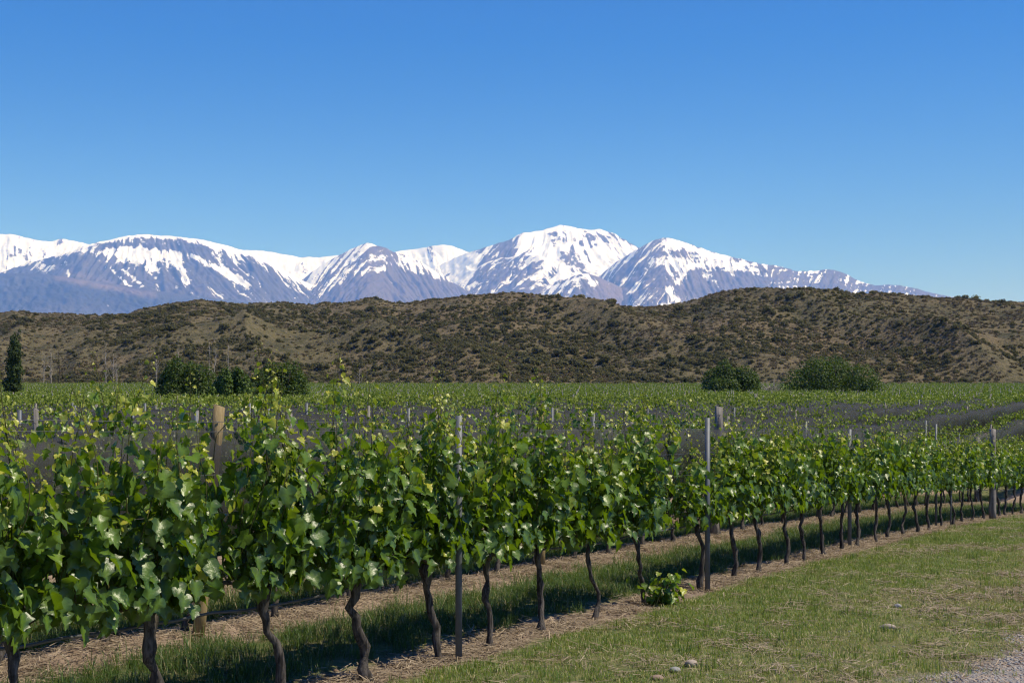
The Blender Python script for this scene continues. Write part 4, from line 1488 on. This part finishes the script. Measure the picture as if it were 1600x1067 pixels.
# mown lawn
lawn = [tuft_mesh(4000 + i, 26, 0.042, 0.085, 0.0022, 0.26, 0.8) for i in range(4)] + [tuft_mesh(4010 + i, 24, 0.036, 0.09, 0.0020, 0.72, 0.9) for i in range(3)] + [tuft_mesh(4020 + i, 26, 0.085, 0.06, 0.0024, 0.06, 0.4) for i in range(2)]
x, y, s, r = field(95000, -9.0, -0.30, 9.0, 40, 81)
dry = fbm(x / 2.3, y / 2.3, 3, 501)
bare = sstep(-3.16, -3.5, s + 0.29 * np.minimum(row_coords(x, y)[0], 6) + (fbm(x * 1.1, y * 1.1, 3, 502) - 0.5) * 1.3)
patch = fbm(x * 1.2, y * 1.2, 3, 503)
keep = (r.random(len(x)) < (1 - bare * 0.985) * sstep(0.20, 0.44, patch + 0.16)) & (r.random(len(x)) < 0.35 + 0.65 * sstep(-0.22, -0.55, s))
x, y, s, dry, patch = x[keep], y[keep], s[keep], dry[keep], patch[keep]
dryness = sstep(0.37, 0.60, dry + 0.24 * sstep(-1.5, -3.2, s) - 0.07)
q = r.random(len(x))
idx = np.where(q < dryness * 0.85, r.integers(4, 7, len(x)), np.where(q > 0.965, r.integers(7, 9, len(x)), r.integers(0, 4, len(x))))
scatter('lawn_grass', np.column_stack([x, y, ground_z(x, y) - 0.004]), r.uniform(0, 6.28, len(x)), r.uniform(0.7, 1.35, len(x)), idx, lawn, 'short mown grass beside the front vine row, partly dry')

# long grass between the rows
tall = [tuft_mesh(4100 + i, 36, 0.13, 0.12, 0.0024, 0.06, 1.1) for i in range(4)] + [tuft_mesh(4110 + i, 26, 0.24, 0.11, 0.0024, 0.25, 1.2) for i in range(2)]
x, y, s, r = field(60000, 0.25, 9.5, 7.0, 46, 82)
k = np.abs((s / ROW_GAP + 0.5) % 1.0 - 0.5) * ROW_GAP + 0.45 * (fbm(x * 1.5, y * 1.5, 3, 510) - 0.5)
keep = r.random(len(x)) < sstep(0.24, 0.44, k - 0.15 * (s > 1.05))
x, y = x[keep], y[keep]
scatter('tall_grass', np.column_stack([x, y, ground_z(x, y) - 0.01]), r.uniform(0, 6.28, len(x)), r.uniform(0.6, 1.25, len(x)), np.where(r.random(len(x)) < 0.86, r.integers(0, 4, len(x)), r.integers(4, 6, len(x))), tall,
        'long green grass growing between the vine rows')

# straw and clods on the bare strips
straws = [straw_mesh(4200 + i, 26, 0.09, 0.05) for i in range(4)]
x, y, s, r = field(90000, -1.1, 5.0, 7.0, 42, 83)
k = np.abs((s / ROW_GAP + 0.5) % 1.0 - 0.5) * ROW_GAP + 0.35 * (fbm(x * 1.5, y * 1.5, 3, 520) - 0.5)
keep = r.random(len(x)) < (1 - sstep(0.14, 0.40, k - 0.1 * (s > 1.05))) * 0.65
x, y = x[keep], y[keep]
x2, y2, s2, r2 = field(26000, -4.4, -0.5, 9.0, 36, 86)
k2 = r2.random(len(x2)) < 0.06 + 0.30 * sstep(0.45, 0.62, fbm(x2 / 2.3, y2 / 2.3, 3, 501))
x, y = np.concatenate([x, x2[k2]]), np.concatenate([y, y2[k2]])
scatter('straw_litter', np.column_stack([x, y, ground_z(x, y)]), r.uniform(0, 6.28, len(x)), r.uniform(0.7, 1.5, len(x)), r.integers(0, 4, len(x)), straws, 'dry straw and weed litter on the bare strips')


def lump(seed, mat, sub=2, rough=0.25, sq=(1, 1, 0.6)):
    bm = bmesh.new()
    bmesh.ops.create_icosphere(bm, subdivisions=sub, radius=1.0)
    r = np.random.default_rng(seed)
    o = r.uniform(0, 50, 3)
    for v in bm.verts:
        c = v.co
        n = float(fbm(c.x * 1.3 + o[0] + c.z, c.y * 1.3 + o[1] - c.z * 0.7, 3, seed))
        v.co = c * (1 + rough * (n - 0.5) * 2)
        v.co.x *= sq[0]; v.co.y *= sq[1]; v.co.z *= sq[2]
    me = bpy.data.meshes.new('stone')
    bm.to_mesh(me); bm.free()
    me.materials.append(mat)
    for p in me.polygons: p.use_smooth = True
    return me


M['clod'] = simple('earth_clod', (0.25, 0.18, 0.125), 0.95, 0, 0.1, 30, 0.5)
clods = [lump(4300 + i, M['clod'], 1, 0.5) for i in range(4)]
x, y, s, r = field(40000, -0.6, 5.0, 7.0, 30, 84)
k = np.abs((s / ROW_GAP + 0.5) % 1.0 - 0.5) * ROW_GAP
keep = r.random(len(x)) < (1 - sstep(0.1, 0.45, k)) * 0.45
x, y = x[keep], y[keep]
scatter('earth_clods', np.column_stack([x, y, ground_z(x, y)]), r.uniform(0, 6.28, len(x)), 0.008 + 0.026 * r.random(len(x)) ** 3, r.integers(0, 4, len(x)), clods, 'crumbly brown earth clods along the vine rows')

peb = [lump(4400 + i, M[['stone_pale', 'stone_grey', 'stone_brown', 'stone_grey'][i]], 1, 0.35, (1, 0.8, 0.6)) for i in range(4)]
x, y, s, r = field(220000, -9.0, -2.2, 9.0, 17, 85)
kp = r.random(len(x)) < sstep(-3.1, -3.55, s + 0.29 * np.minimum(row_coords(x, y)[0], 6) + (fbm(x * 1.1, y * 1.1, 3, 502) - 0.5) * 1.3) * 0.7 + 0.004
x, y = x[kp], y[kp]
scatter('gravel', np.column_stack([x, y, ground_z(x, y)]), r.uniform(0, 6.28, len(x)), 0.006 + 0.015 * r.random(len(x)) ** 2.2, r.integers(0, 4, len(x)), peb, 'grey gravel of the track at the lower right corner')

STONES = [(1388, 983, 0.078, 'stone_pale', (1.0, 0.45, 0.40), 'long pale pinkish stone lying in the dry grass'),
          (1081, 1042, 0.050, 'stone_pale', (1.0, 0.7, 0.6), 'rounded cream stone near the lower edge of the lawn'),
          (1054, 1050, 0.040, 'stone_grey', (1.0, 0.8, 0.6), 'small blue-grey stone left of the rounded cream stone'),
          (1026, 1062, 0.05, 'stone_brown', (1.0, 0.8, 0.5), 'reddish brown stone at the bottom edge, leftmost of three'),
          (1403, 947, 0.038, 'stone_grey', (1.0, 0.8, 0.7), 'small pale grey stone in grass above the long pinkish stone')]
for i, (px, py, rad, mt, sq, lb) in enumerate(STONES):
    Z = F * EYE / (py - HOR)
    x = (px - 800) / F * Z
    o = link(bpy.data.objects.new('stone', lump(4500 + i, M[mt], 3, 0.22, sq)))
    o.scale = (rad, rad, rad)
    o.location = (x, Z, float(ground_z(x, Z)) + rad * sq[2] * 0.55)
    o.rotation_euler = (0, 0, random.uniform(-0.5, 0.1))
    tag(o, lb, 'stone', 'stones lying on the lawn')
